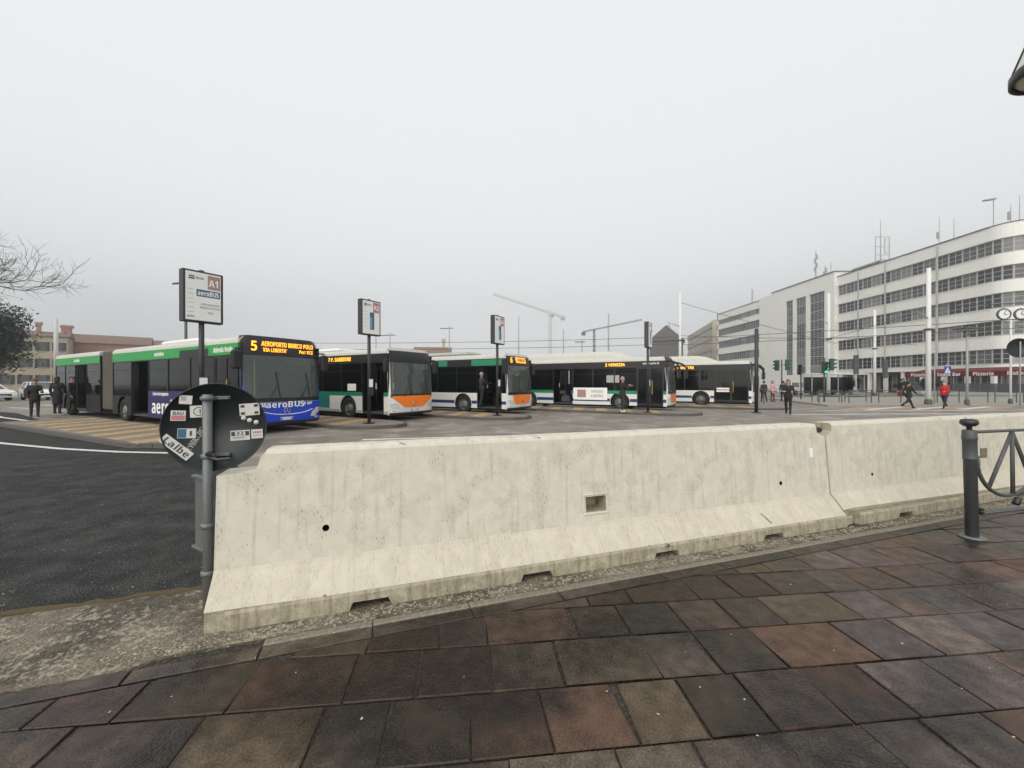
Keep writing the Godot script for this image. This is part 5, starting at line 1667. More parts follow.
func build_right_street():
	for q in [["tall white tramway pole with dark foot, beside the person in red", 28.1, 27.0, 9.2, 0.15], ["white tramway pole in front of the garage, second from the right", 40.6, 44.8, 9.6, 0.15], ["thick white tramway pole left of the second one, near the traffic lights", 35.6, 45.0, 11.5, 0.19], ["tall pale mast rising beside the grey gabled house", 16.8, 40.0, 10.6, 0.14]]:
		var p := pole_thing("tramway_pole", q[0], "pole", W(q[1], q[2], 0.12 if q[1] > 22 else 0.0), q[3], q[4], q[4] * 0.8, MT.pole_white, "white tramway poles")
		var st := mk(true)
		tube(st, [Vector3(0, q[3] - 3.4, 0), Vector3(-1.6, q[3] - 3.1, 0.9)], 0.035, 0.03, 6)
		put(st, "bracket", MT.pole_grey, p)
		boxed("collar", MT.pole_dark, p, Vector3(0, q[3] * 0.55, 0), Vector3(q[4] * 2.4, 0.14, q[4] * 2.4), 0.02)
	# lamp with a flat top
	var lp := pole_thing("street_lamp", "slim street lamp with a flat square top, right of the person in red", "street lamp", W(30.6, 26.9, 0.12), 5.0, 0.075, 0.055, MT.pole_grey)
	var st := mk()
	for k in 4:
		var a := TAU * k / 4 + 0.5
		tube(st, [Vector3(0, 4.5, 0), Vector3(cos(a) * 0.3, 5.05, sin(a) * 0.3)], 0.02, 0.02, 5)
	put(st, "arms", MT.pole_dark, lp)
	boxed("lamp_top", MT.pole_dark, lp, Vector3(0, 5.1, 0), Vector3(1.15, 0.12, 0.8), 0.03)
	boxed("diffuser", MT.lamp_glass, lp, Vector3(0, 5.02, 0), Vector3(0.8, 0.03, 0.5))
	# double faced clock
	var ck := pole_thing("street_clock", "pair of round street clocks on one pole at the right edge", "clock", W(34.9, 28.0, 0.12), 6.1, 0.06, 0.06, MT.pole_white)
	for e in [-0.62, 0.58]:
		var xf := Transform3D(Basis(Vector3.UP, -0.25) * Basis(Vector3.RIGHT, PI / 2), Vector3(e, 6.25, 0.1))
		st = mk(true)
		lathe(st, [Vector2(0, -0.08), Vector2(0.38, -0.08), Vector2(0.42, 0.0), Vector2(0.39, 0.06), Vector2(0.33, 0.065), Vector2(0.33, 0.03), Vector2(0, 0.03)], 28, xf)
		var cf := put(st, "clock_case", MT.pole_dark, ck)
		st = mk(true)
		lathe(st, [Vector2(0.325, 0.034), Vector2(0, 0.036)], 28, xf)
		put(st, "dial", MT.white_matt, cf)
		st = mk()
		box(st, Vector3(-0.03, 0.045, -0.10), Vector3(0.035, 0.01, 0.25), xf * Transform3D(Basis(Vector3.UP, -0.5), Vector3.ZERO))
		box(st, Vector3(0.07, 0.05, 0.0), Vector3(0.2, 0.01, 0.04), xf * Transform3D(Basis(Vector3.UP, -0.4), Vector3.ZERO))
		for k in 12:
			box(st, Vector3(0, 0.042, -0.28), Vector3(0.02, 0.008, 0.06), xf * Transform3D(Basis(Vector3.UP, TAU * k / 12), Vector3.ZERO))
		put(st, "hands", MT.ink, cf)
	st = mk()
	tube(st, [Vector3(-0.62, 5.8, 0), Vector3(0.58, 5.8, 0)], 0.03, 0.03, 6)
	tube(st, [Vector3(-0.62, 5.8, 0), Vector3(-0.62, 6.0, 0.05)], 0.03, 0.03, 6)
	tube(st, [Vector3(0.58, 5.8, 0), Vector3(0.58, 6.0, 0.05)], 0.03, 0.03, 6)
	put(st, "crossbar", MT.pole_white, ck)
	# discs seen from behind
	for q in [["dark back of a round sign below the clocks at the right edge", 32.9, 25.9, 3.85, 0.62, -0.3], ["dark back of a small round sign beside the tall tramway pole", 30.0, 28.4, 3.35, 0.38, 0.75]]:
		var r := pole_thing("round_sign", q[0], "road sign", W(q[1], q[2], 0.1), q[3] + 0.3, 0.035, 0.035, MT.pole_grey, "", false)
		st = mk(true)
		lathe(st, [Vector2(0, -0.01), Vector2(q[4], -0.01), Vector2(q[4] + 0.01, 0.02), Vector2(q[4] - 0.02, 0.02), Vector2(q[4] - 0.02, 0.0), Vector2(0, 0.0)], 28, Transform3D(Basis(Vector3.UP, q[5]) * Basis(Vector3.RIGHT, PI / 2), Vector3(0, q[3] - 0.1, -0.06)))
		put(st, "sign_disc", MT.sign_back, r)
	# blue crossing sign
	var cr := pole_thing("crossing_sign", "small blue pedestrian crossing sign above the person in red", "road sign", W(32.6, 30.0, 0.1), 2.9, 0.035, 0.035, MT.pole_grey, "", false)
	var sq := boxed("sign_plate", pm(0.02, 0.07, 0.30, 0.5), cr, Vector3(0, 2.45, 0.05), Vector3(0.52, 0.52, 0.02), 0.004)
	st = mk()
	prism(st, PackedVector2Array([Vector2(-0.22, 2.22), Vector2(0.22, 2.22), Vector2(0, 2.66)]), 0.062, 0.068)
	put(st, "triangle", MT.white_matt, sq)
	st = mk()
	tube(st, [Vector3(-0.08, 2.25, 0.07), Vector3(0, 2.38, 0.07), Vector3(0.08, 2.25, 0.07)], 0.016, 0.016, 5)
	tube(st, [Vector3(0, 2.38, 0.07), Vector3(0.01, 2.52, 0.07)], 0.022, 0.018, 5)
	put(st, "walking_figure", MT.ink, sq)
	# low railings along the far pavement
	for k in 13:
		var x := 22.2 + k * 2.25
		var dd := 28.9 + k * 0.11
		var place := "low steel railing on the far pavement, %s from the left" % ORDINAL[k]
		var r := thing("low_railing", place, "railing", W(x, dd, 0.12), 3, "low railings on the far pavement")
		st = mk()
		for e in [0.0, 1.7]:
			tube(st, [Vector3(e, 0, 0), Vector3(e, 0.95, 0)], 0.035, 0.035, 6)
		put(st, "posts", MT.pole_dark, r)
		st = mk()
		for y in [0.5, 0.92]:
			tube(st, [Vector3(0, y, 0), Vector3(1.7, y, 0)], 0.028, 0.028, 6)
		put(st, "rails", MT.pole_dark, r)
	for k in 5:
		var r := thing("low_railing", "low dark railing behind the person holding papers, %s from the left" % ORDINAL[k], "railing", W(17.4 + k * 2.1, 31.0), 2, "low railings by the traffic lights")
		st = mk()
		for e in [0.0, 1.7]:
			tube(st, [Vector3(e, 0, 0), Vector3(e, 0.95, 0)], 0.035, 0.035, 6)
		put(st, "posts", MT.pole_dark, r)
		st = mk()
		for y in [0.5, 0.92]:
			tube(st, [Vector3(0, y, 0), Vector3(1.7, y, 0)], 0.028, 0.028, 6)
		put(st, "rails", MT.pole_dark, r)
	# signals
	traffic_signal("dark traffic light left of the person holding papers", W(23.6, 35.0), 0, [[-0.22, 3.1, -1.4, false], [0.2, 3.15, 1.2, false]], 3.6)
	traffic_signal("traffic light showing green, right of the person holding papers", W(24.2, 31.0), 0, [[-0.15, 2.75, 0.0, true], [0.28, 3.0, 1.2, false]], 3.5)
	traffic_signal("small dark traffic light just left of the green one", W(26.0, 36.0), 0, [[-0.1, 2.75, -0.6, false]], 3.2)
	# dark display boards and shelter between the poles
	for q in [["tall narrow dark information board before the garage", 34.4, 40.0, 4.3], ["second narrow dark information board before the garage", 37.3, 40.0, 3.9]]:
		var r := pole_thing("information_board", q[0], "sign", W(q[1], q[2]), 2.4, 0.06, 0.06, MT.pole_grey, "", false)
		boxed("board", MT.pole_dark, r, Vector3(0, q[3] - 0.9, 0), Vector3(0.42, 1.9, 0.2), 0.02)
	var sh := thing("bus_shelter", "glazed bus shelter in front of the parking garage", "shelter", W(37.5, 46))
	for e in [[-3, 0], [0, 0], [3, 0], [-3, -1.4], [0, -1.4], [3, -1.4]]:
		st = mk()
		tube(st, [Vector3(e[0], 0, e[1]), Vector3(e[0], 2.5, e[1])], 0.05, 0.05, 6)
		put(st, "post", MT.pole_grey, sh)
	boxed("roof", MT.pole_white, sh, Vector3(0, 2.58, -0.7), Vector3(6.6, 0.14, 2.0), 0.03)
	for e in [-1.5, 1.5]:
		boxed("pane", MT.bus_glass, sh, Vector3(e, 1.3, -1.4), Vector3(2.8, 1.9, 0.02))
	boxed("bench", MT.pole_dark, sh, Vector3(0, 0.45, -1.1), Vector3(5.0, 0.08, 0.4), 0.02)
	# planters with shrubs before the cafe
	for q in [[43.0, 44.0, "left of the tall tramway pole"], [45.8, 44.4, "hidden partly by the tall tramway pole"], [48.8, 45.2, "right of the tall tramway pole"], [40.6, 47.5, "beside the bus shelter"]]:
		var r := thing("planted_tub", "dark leafy shrub in a tub %s" % q[2], "plant", W(q[0], q[1], 0.12), 0, "shrubs in tubs before the cafe")
		st = mk(true)
		lathe(st, [Vector2(0, 0), Vector2(0.42, 0), Vector2(0.5, 0.55), Vector2(0.46, 0.55), Vector2(0, 0.5)], 16)
		put(st, "tub", MT.pole_grey, r)
		leaf_cloud(r, "foliage", MT.hedge, Vector3(0, 1.25, 0), Vector3(0.85, 0.85, 0.85), 900, 0.10)

# ------------------------------------------------------------------ skyline: cranes, masts, wires
func lattice(st: SurfaceTool, a: Vector3, b: Vector3, w: float, n: int, r: float):
	var f := frame_of(b - a)
	var cs := [f.x * w, f.z * w, -f.x * w, -f.z * w]
	for c in cs:
		tube(st, [a + c, b + c], r, r, 4, false)
	for k in n:
		var p := a.lerp(b, float(k) / n)
		var q := a.lerp(b, float(k + 1) / n)
		for j in 4:
			tube(st, [p + cs[j], q + cs[(j + 1) % 4]], r * 0.7, r * 0.7, 4, false)

func build_skyline():
	var cr := thing("tower_crane", "tall pale tower crane fading into the fog above the bus roofs", "crane", W(28.6, 300))
	var st := mk()
	lattice(st, Vector3(0, 0, 0), Vector3(0, 53, 0), 1.2, 18, 0.2)
	put(st, "mast", MT.pole_white, cr)
	st = mk()
	lattice(st, Vector3(10.5, 50.5, 0), Vector3(-43, 68, 0), 0.9, 22, 0.14)
	put(st, "jib", MT.pole_white, cr)
	boxed("cab", MT.pole_grey, cr, Vector3(1.6, 52, 0), Vector3(2.4, 2.4, 2.4), 0.2)
	boxed("counterweight", MT.pole_grey, cr, Vector3(9.5, 49.5, 0), Vector3(3.0, 2.2, 1.6), 0.2)
	cr = thing("tower_crane", "smaller dark crane with a rising jib above the white gas bus", "crane", W(30.8, 150))
	st = mk()
	lattice(st, Vector3(0, 0, 0), Vector3(0, 21.5, 0), 0.4, 12, 0.07)
	put(st, "mast", MT.pole_dark, cr)
	st = mk()
	lattice(st, Vector3(-4.3, 20.6, 0), Vector3(18, 25.2, 0), 0.25, 18, 0.04)
	put(st, "jib", MT.pole_dark, cr)
	boxed("counterweight", MT.pole_dark, cr, Vector3(-4.0, 19.9, 0), Vector3(1.4, 1.2, 1.0), 0.1)
	# slim poles showing above the buses
	for q in [["slim grey pole left of the green banded bus roof", -9.4, 60, 10.0, 0.09], ["tall slim pole just right of the third stop sign", 1.0, 60, 11.6, 0.10], ["slim grey pole right of the tower crane mast", 9.0, 70, 11.0, 0.13], ["short dark pole carrying a small transformer", 14.0, 80, 10.0, 0.14], ["faint tall mast behind the smaller crane", 41.0, 170, 31.0, 0.35], ["very tall faint mast left of the garages", 96.0, 160.0, 39.0, 0.35], ["faint mast above the grey gabled house", 55.0, 140.0, 22.0, 0.3], ["thin pole behind the first stop sign board", -13.2, 16.2, 5.9, 0.06], ["slim pole above the roof of the second bus", -17.0, 50, 8.6, 0.07], ["small antenna pole with a short crossbar near the second stop sign", -12.2, 40.0, 6.6, 0.06], ["slim white pole behind the waiting people on the left", -53.0, 46.5, 9.0, 0.22]]:
		var p := pole_thing("slim_pole", q[0], "pole", W(q[1], q[2]), q[3], q[4], q[4] * 0.8, MT.pole_white if q[3] == 9.0 else MT.pole_dark if q[2] < 20 else MT.pole_grey, "slim poles and masts on the skyline", false)
		if q[3] in [10.0, 6.6, 5.9]:
			st = mk()
			var half: float = 0.9 if q[3] != 5.9 else 0.35
			tube(st, [Vector3(-half * 1.5, q[3] - 0.3, 0), Vector3(half * 0.6, q[3] - 0.25, 0)], q[4] * 0.7, q[4] * 0.7, 5)
			put(st, "crossbar", MT.pole_dark, p)
	# overhead wires
	var wires := [[W(-30, 44, 6.0), W(16.8, 40, 6.2), "tramway wire crossing behind the bus roofs"], [W(-30, 44.6, 5.4), W(16.8, 40.2, 5.5), "lower tramway wire crossing behind the bus roofs"], [W(16.8, 40, 6.0), W(52, 12.0, 6.2), "tramway wire passing in front of the garage"], [W(16.8, 40.2, 5.4), W(52, 13.5, 5.7), "lower tramway wire passing in front of the garage"], [W(16.8, 40, 9.6), W(36.5, 45.0, 6.0), "stay wire falling right from the pale mast"], [W(28.1, 27, 6.6), W(35.6, 45.0, 6.6), "cross wire between two white tramway poles"], [W(28.1, 27, 6.7), W(60, 14.0, 6.9), "cross wire running right from the tall tramway pole"], [W(40.6, 44.8, 6.6), W(60.8, 60, 7.2), "wire between the second tramway pole and the garage wall"], [W(16.8, 40, 6.3), W(40.6, 44.8, 6.6), "cross wire from the pale mast to the tramway pole"]]
	for w in wires:
		var pts := []
		var a: Vector3 = w[0]
		var b: Vector3 = w[1]
		for k in 13:
			var t := k / 12.0
			pts.append(a.lerp(b, t) - Vector3(0, 4.0 * t * (1 - t) * a.distance_to(b) * 0.006, 0))
		st = mk()
		tube(st, pts, 0.022, 0.022, 4)
		tag(put(st, "overhead_wire", MT.pole_dark), w[2], "wire", "overhead tramway wires")

# ------------------------------------------------------------------ trees
func leaf_cloud(parent: Node, called: String, m: Material, c: Vector3, r: Vector3, n: int, size: float) -> MeshInstance3D:
	var st := mk()
	var clumps := []
	for k in maxi(8, n / 60):
		var d := Vector3(rng.randfn(), rng.randfn(), rng.randfn()).normalized() * pow(rng.randf(), 0.4)
		clumps.append([c + d * r * 0.85, rng.randf_range(0.14, 0.30)])
	for k in n:
		var cl: Array = clumps[rng.randi() % clumps.size()]
		var d: Vector3 = Vector3(rng.randfn(), rng.randfn(), rng.randfn()) * cl[1] * 0.55
		var p: Vector3 = cl[0] + d * r
		var b := Basis.from_euler(Vector3(rng.randf() * TAU, rng.randf() * TAU, rng.randf() * TAU)) 
		var s := size * rng.randf_range(0.6, 1.3)
		face(st, [p - b.x * s * 0.4, p - b.y * s, p + b.x * s * 0.4, p + b.y * s], p - b.z)
	return put(st, called, m, parent)

func grow(st: SurfaceTool, a: Vector3, dir: Vector3, len_: float, r: float, depth: int, rr: RandomNumberGenerator, twigs: SurfaceTool):
	var pts := [a]
	var p := a
	var d := dir
	for k in 3:
		d = (d + Vector3(rr.randfn(), rr.randfn() + 0.15, rr.randfn()) * 0.16).normalized()
		p += d * len_ / 3.0
		pts.append(p)
	tube(twigs if depth < 4 else st, pts, r, r * 0.62, 3 if depth < 3 else 6, false)
	if depth == 0:
		return
	var n := 4 if depth < 3 else 3
	for k in n:
		var side := d.cross(Vector3(rr.randfn(), rr.randfn(), rr.randfn())).normalized()
		var nd := (d * rr.randf_range(0.55, 1.0) + side * rr.randf_range(0.5, 0.95) + Vector3(0, 0.06, 0)).normalized()
		var from: Vector3 = pts[3] if k < 2 else pts[2].lerp(pts[1], rr.randf())
		grow(st, from, nd, len_ * rr.randf_range(0.62, 0.82), maxf(0.02, r * 0.6), depth - 1, rr, twigs)

func build_trees():
	var rr := RandomNumberGenerator.new()
	rr.seed = 21
	for q in [["large bare winter tree at the left edge", -65.0, 38.0, 6.6, 0.42, 6, 21], ["second bare tree behind the first at the left edge", -68.5, 43.0, 7.4, 0.36, 6, 35]]:
		rr.seed = q[6]
		var t := thing("bare_tree", q[0], "tree", W(q[1], q[2]), 0, "bare trees at the left edge")
		var st := mk(true)
		var tw := mk(true)
		tube(st, [Vector3(0, -0.2, 0), Vector3(0.1, 2.2, 0), Vector3(0.2, 6.0, 0)], q[4] * 1.2, q[4], 10, false)
		for k in 5:
			var a := TAU * k / 5 + 0.4
			grow(st, Vector3(0.2, 5.8, 0), Vector3(cos(a) * 0.5, 1.1, sin(a) * 0.5).normalized(), q[3] * 0.86, q[4] * 0.62, q[5] - 1, rr, tw)
		put(st, "trunk", MT.bark, t)
		put(tw, "crown", MT.bark, t)
	var ev := thing("evergreen_tree", "dark evergreen at the left edge below the bare branches", "tree", W(-51.5, 37.5))
	var st := mk(true)
	tube(st, [Vector3(0, -0.2, 0), Vector3(0.1, 3.0, 0), Vector3(0.0, 8.5, 0)], 0.28, 0.08, 8, false)
	for k in 9:
		var a := TAU * k * 0.38
		tube(st, [Vector3(0, 3.0 + k * 0.6, 0), Vector3(cos(a) * 2.2, 3.6 + k * 0.6, sin(a) * 2.2)], 0.09, 0.03, 5, false)
	put(st, "trunk", MT.bark, ev)
	leaf_cloud(ev, "crown", MT.leaf, Vector3(0, 6.2, 0), Vector3(4.8, 4.6, 4.4), 30000, 0.17)

# ------------------------------------------------------------------ cars
func car(label: String, at: Vector3, turn: float, paint: Material, group: String):
	var root := thing("parked_car", label, "car", at, turn, group)
	# +x is the front
	var side := PackedVector2Array([Vector2(-2.1, 0.32), Vector2(-2.16, 0.55), Vector2(-2.12, 0.92), Vector2(-2.0, 1.02), Vector2(0.95, 1.02), Vector2(1.75, 0.90), Vector2(2.06, 0.76), Vector2(2.14, 0.5), Vector2(2.1, 0.3), Vector2(1.72, 0.28)])
	var arch := func(c: float):
		var p := []
		for k in 9:
			var a := PI * k / 8
			p.append(Vector2(c + cos(a) * 0.36, 0.30 + sin(a) * 0.36))
		return p
	side.append_array(PackedVector2Array(arch.call(1.32)))
	side.append_array(PackedVector2Array(arch.call(-1.28)))
	var st := mk()
	prism(st, side, -0.86, 0.86)
	put(st, "body", paint, root)
	st = mk()
	var lo := [Vector3(-2.02, 1.0, 0), Vector3(1.0, 1.0, 0)]
	var hi := [Vector3(-1.72, 1.62, 0), Vector3(0.22, 1.62, 0)]
	var q := func(p: Vector3, z: float): return Vector3(p.x, p.y, z)
	face(st, [q.call(hi[0], -0.62), q.call(hi[1], -0.62), q.call(hi[1], 0.62), q.call(hi[0], 0.62)], Vector3(-0.8, 1, 0))
	box(st, Vector3(-0.75, 1.64, 0), Vector3(1.9, 0.06, 1.26), Transform3D.IDENTITY, 0.03)
	for z in [-1.0, 1.0]:
		for e in [[-2.0, -1.70], [-0.62, -0.62], [0.98, 0.22]]:
			tube(st, [Vector3(e[0], 1.0, z * 0.82), Vector3(e[1], 1.62, z * 0.63)], 0.05, 0.04, 5)
	put(st, "roof", paint, root)
	for z in [-1.0, 1.0]:
		st = mk()
		face(st, [Vector3(-1.95, 1.02, z * 0.82), Vector3(-0.66, 1.02, z * 0.82), Vector3(-0.66, 1.60, z * 0.63), Vector3(-1.68, 1.60, z * 0.63)], Vector3(-0.8, 1.3, 0))
		put(st, "window", MT.win_dark, root)
		st = mk()
		face(st, [Vector3(-0.60, 1.02, z * 0.82), Vector3(0.94, 1.02, z * 0.82), Vector3(0.2, 1.60, z * 0.63), Vector3(-0.60, 1.60, z * 0.63)], Vector3(-0.8, 1.3, 0))
		put(st, "window", MT.win_dark, root)
		boxed("mirror", paint, root, Vector3(0.72, 1.06, z * 0.96), Vector3(0.14, 0.14, 0.18), 0.04)
		boxed("headlight", MT.lens, root, Vector3(2.02, 0.70, z * 0.66), Vector3(0.16, 0.14, 0.34), 0.03)
		boxed("tail_light", MT.red, root, Vector3(-2.12, 0.82, z * 0.74), Vector3(0.06, 0.2, 0.2), 0.02)
		for x in [1.32, -1.28]:
			st = mk(true)
			lathe(st, [Vector2(0.20, -0.2), Vector2(0.30, -0.2), Vector2(0.32, -0.1), Vector2(0.30, 0.0), Vector2(0.2, 0.0)], 18, Transform3D(Basis(Vector3.RIGHT, PI / 2 * z), Vector3(x, 0.32, z * 0.86)))
			var t := put(st, "wheel", MT.rubber, root)
			st = mk(true)
			lathe(st, [Vector2(0.21, -0.02), Vector2(0.1, -0.01), Vector2(0, -0.01)], 14, Transform3D(Basis(Vector3.RIGHT, PI / 2 * z), Vector3(x, 0.32, z * 0.86)))
			put(st, "rim", MT.rim, t)
	for e in [[0.99, 0.23], [-2.01, -1.71]]:
		st = mk()
		face(st, [Vector3(e[0], 1.02, -0.78), Vector3(e[0], 1.02, 0.78), Vector3(e[1], 1.6, 0.60), Vector3(e[1], 1.6, -0.60)], Vector3(-0.6, 1.2, 0))
		put(st, "windscreen", MT.win_dark, root)
	boxed("grille", MT.black_matt, root, Vector3(2.12, 0.52, 0), Vector3(0.06, 0.18, 1.0), 0.02)
	boxed("number_plate", MT.plate, root, Vector3(2.155, 0.42, 0), Vector3(0.01, 0.11, 0.5))

func build_cars():
	car("white car cut by the left edge of the picture", W(-46.2, 35.0), -8, MT.white, "white cars parked on the left")
	car("white car in front of the beige house, right of the first", W(-43.4, 36.8), -28, MT.white, "white cars parked on the left")
	car("white car parked before the garage, left of the green traffic light", W(36.5, 51.0), 12, MT.white, "cars parked before the garage")
	car("dark car parked before the garage, right of the white one", W(42.0, 53.0), 8, MT.slate, "cars parked before the garage")

# ------------------------------------------------------------------ people
func person(label: String, at: Vector3, turn: float, o: Dictionary):
	var root := thing("person", label, "person", at, turn, o.get("group", ""))
	var skin := Color(0.42, 0.25, 0.18)
	var coat: Color = o.coat
	var legs: Color = o.legs
	var shoe: Color = o.get("shoes", Color(0.015, 0.015, 0.015))
	var bones := []
	var low := 9.0
	for sd in [-1.0, 1.0]:
		var a: float = o.get("stride", 0.06) * sd
		var bend: float = maxf(0.05, -a * 0.9)
		var hip := Vector3(0.09 * sd, 0.90, 0)
		var knee := hip + Vector3(0.015 * sd, -cos(a), sin(a)) * 0.43
		var ank := knee + Vector3(0, -cos(a - bend), sin(a - bend)) * 0.40
		low = minf(low, ank.y)
		bones.append([hip, knee, 0.092, 0.062, legs])
		bones.append([knee, ank, 0.062, 0.046, legs])
		bones.append([ank + Vector3(0, -0.03, -0.03), ank + Vector3(0.01 * sd, -0.045, 0.15), 0.045, 0.036, shoe])
	bones.append([Vector3(-0.06, 0.95, 0), Vector3(0.06, 0.95, 0), 0.125, 0.125, coat])
	bones.append([Vector3(0, 0.98, 0), Vector3(0, 1.30, 0.0), 0.125, 0.13, coat])
	bones.append([Vector3(-0.075, 1.28, 0), Vector3(0.075, 1.28, 0), 0.115, 0.115, coat])
	bones.append([Vector3(-0.145, 1.395, -0.01), Vector3(0.145, 1.395, -0.01), 0.065, 0.065, coat])
	if o.get("hem", 1.0) < 0.9:
		bones.append([Vector3(0, 0.95, 0), Vector3(0, o.hem + 0.1, 0.0), 0.14, 0.165, coat])
	bones.append([Vector3(0, 1.42, -0.01), Vector3(0, 1.55, 0.015), 0.055, 0.048, o.get("scarf", skin)])
	bones.append([Vector3(0, 1.615, 0.0), Vector3(0, 1.675, 0.005), 0.088, 0.094, skin])
	bones.append([Vector3(0, 1.56, 0.05), Vector3(0, 1.58, 0.045), 0.045, 0.05, o.get("mask", skin)])
	bones.append([Vector3(0, 1.63, 0.09), Vector3(0, 1.60, 0.108), 0.014, 0.02, skin])
	for sd in [-1.0, 1.0]:
		bones.append([Vector3(0.088 * sd, 1.60, 0), Vector3(0.092 * sd, 1.64, -0.005), 0.016, 0.02, skin])
	var hands := []
	for sd in [-1.0, 1.0]:
		var ar: Array = o.get("arm_r" if sd < 0 else "arm_l", [0.05, 0.25, 0.2])
		var sh := Vector3(0.175 * sd, 1.39, -0.01)
		var el := sh + Vector3(sd * sin(ar[2]), -cos(ar[0]) * cos(ar[2]), sin(ar[0])).normalized() * 0.29
		var fw: float = ar[0] + ar[1]
		var wr := el + Vector3(-sd * ar[1] * 0.18, -cos(fw), sin(fw)).normalized() * 0.25
		bones.append([sh, el, 0.06, 0.05, coat])
		bones.append([el, wr, 0.052, 0.042, coat])
		var hd := (wr - el).normalized()
		bones.append([wr, wr + hd * 0.075, 0.034, 0.036, skin])
		hands.append([wr + hd * 0.085, hd, sd])
	# lift so that the lower foot touches the ground
	var up := 0.088 - low
	var lo := Vector3(9, 9, 9)
	var hi := -lo
	for b in bones:
		b[0].y += up
		b[1].y += up
		for p in [b[0], b[1]]:
			lo = lo.min(p)
			hi = hi.max(p)
	var cell := 0.024
	lo -= Vector3.ONE * 0.27
	hi += Vector3.ONE * 0.27
	var nx := int((hi.x - lo.x) / cell) + 2
	var ny := int((hi.y - lo.y) / cell) + 2
	var nz := int((hi.z - lo.z) / cell) + 2
	var val := PackedFloat32Array()
	val.resize(nx * ny * nz)
	val.fill(1.0)
	var best := PackedFloat32Array()
	best.resize(nx * ny * nz)
	best.fill(1.0)
	var who := PackedByteArray()
	who.resize(nx * ny * nz)
	for bi in bones.size():
		var b: Array = bones[bi]
		var a: Vector3 = b[0]
		var e: Vector3 = b[1]
		var r0: float = b[2]
		var r1: float = b[3]
		var ab := e - a
		var inv := 1.0 / maxf(ab.length_squared(), 1e-6)
		var m := maxf(r0, r1) + 0.07
		var p0 := ((a.min(e) - Vector3.ONE * m - lo) / cell).floor()
		var p1 := ((a.max(e) + Vector3.ONE * m - lo) / cell).ceil()
		for z in range(maxi(0, int(p0.z)), mini(nz, int(p1.z) + 1)):
			for y in range(maxi(0, int(p0.y)), mini(ny, int(p1.y) + 1)):
				for x in range(maxi(0, int(p0.x)), mini(nx, int(p1.x) + 1)):
					var p := lo + Vector3(x, y, z) * cell
					var t := clampf((p - a).dot(ab) * inv, 0.0, 1.0)
					var dd := p.distance_to(a + ab * t) - lerpf(r0, r1, t)
					var i := (z * ny + y) * nx + x
					if dd < best[i]:
						best[i] = dd
						who[i] = bi
					var v := val[i]
					var k := 0.035
					var h := maxf(k - absf(v - dd), 0.0) / k
					val[i] = minf(v, dd) - h * h * k * 0.25
	var ids := {}
	var verts := []
	var cols := []
	var off := [0, 1, nx, nx + 1, nx * ny, nx * ny + 1, nx * ny + nx, nx * ny + nx + 1]
	var edges := [[0, 1], [2, 3], [4, 5], [6, 7], [0, 2], [1, 3], [4, 6], [5, 7], [0, 4], [1, 5], [2, 6], [3, 7]]
	for z in nz - 1:
		for y in ny - 1:
			var row := (z * ny + y) * nx
			for x in nx - 1:
				var i := row + x
				var v0 := val[i]
				if v0 > 0.06 or v0 < -0.06:
					continue
				var inside := 0
				for k in 8:
					if val[i + off[k]] < 0.0:
						inside += 1
				if inside == 0 or inside == 8:
					continue
				var s := Vector3.ZERO
				var n := 0
				for e in edges:
					var va := val[i + off[e[0]]]
					var vb := val[i + off[e[1]]]
					if (va < 0.0) != (vb < 0.0):
						var t := va / (va - vb)
						var ca := Vector3(e[0] & 1, (e[0] >> 1) & 1, e[0] >> 2)
						var cb := Vector3(e[1] & 1, (e[1] >> 1) & 1, e[1] >> 2)
						s += ca.lerp(cb, t)
						n += 1
				ids[i] = verts.size()
				verts.append(lo + (Vector3(x, y, z) + s / n) * cell)
				cols.append(bones[who[i]][4])
	var st := mk(true)
	var emit := func(a: int, b: int, c: int, d: int, flip: bool):
		if not (ids.has(a) and ids.has(b) and ids.has(c) and ids.has(d)):
			return
		var q := [ids[a], ids[b], ids[c], ids[d]]
		for j in ([0, 1, 2, 0, 2, 3] if flip else [0, 2, 1, 0, 3, 2]):
			st.set_color(cols[q[j]])
			st.add_vertex(verts[q[j]])
	var sy := nx
	var sz := nx * ny
	for i in ids.keys():
		var neg := val[i] < 0.0
		if neg != (val[i + 1] < 0.0):
			emit.call(i, i - sy, i - sy - sz, i - sz, not neg)
		if neg != (val[i + sy] < 0.0):
			emit.call(i, i - sz, i - sz - 1, i - 1, not neg)
		if neg != (val[i + sz] < 0.0):
			emit.call(i, i - 1, i - 1 - sy, i - sy, not neg)
	# fingers and thumbs
	for hnd in hands:
		var f := frame_of(hnd[1])
		for k in 5:
			st.set_color(skin)
			var base: Vector3 = hnd[0] + Vector3(0, up, 0) + f.z * (k - 1.5) * 0.017
			var ln: float = [0.06, 0.068, 0.062, 0.048, 0.05][k]
			var dir: Vector3 = hnd[1]
			if k == 4:
				base = hnd[0] + Vector3(0, up, 0) - hnd[1] * 0.05 - f.z * 0.03
				dir = (hnd[1] - f.z * 0.7).normalized()
			tube(st, [base, base + dir * ln * 0.6, base + (dir * 0.85 + Vector3(0, 0, 0.3)).normalized() * ln], 0.009, 0.007, 5)
	put(st, "body", MT.figure, root)
	# hair or cap
	st = mk(true)
	var hc: Color = o.get("hair", Color(0.02, 0.015, 0.012))
	var cap := Transform3D(Basis(Vector3.RIGHT, -0.3), Vector3(0, 1.658 + up, -0.006))
	st.set_color(hc)
	lathe(st, [Vector2(0.100, -0.035), Vector2(0.104, 0.0), Vector2(0.098, 0.045), Vector2(0.075, 0.085), Vector2(0.04, 0.105), Vector2(0, 0.11)], 16, cap, 0.95, 1.08)
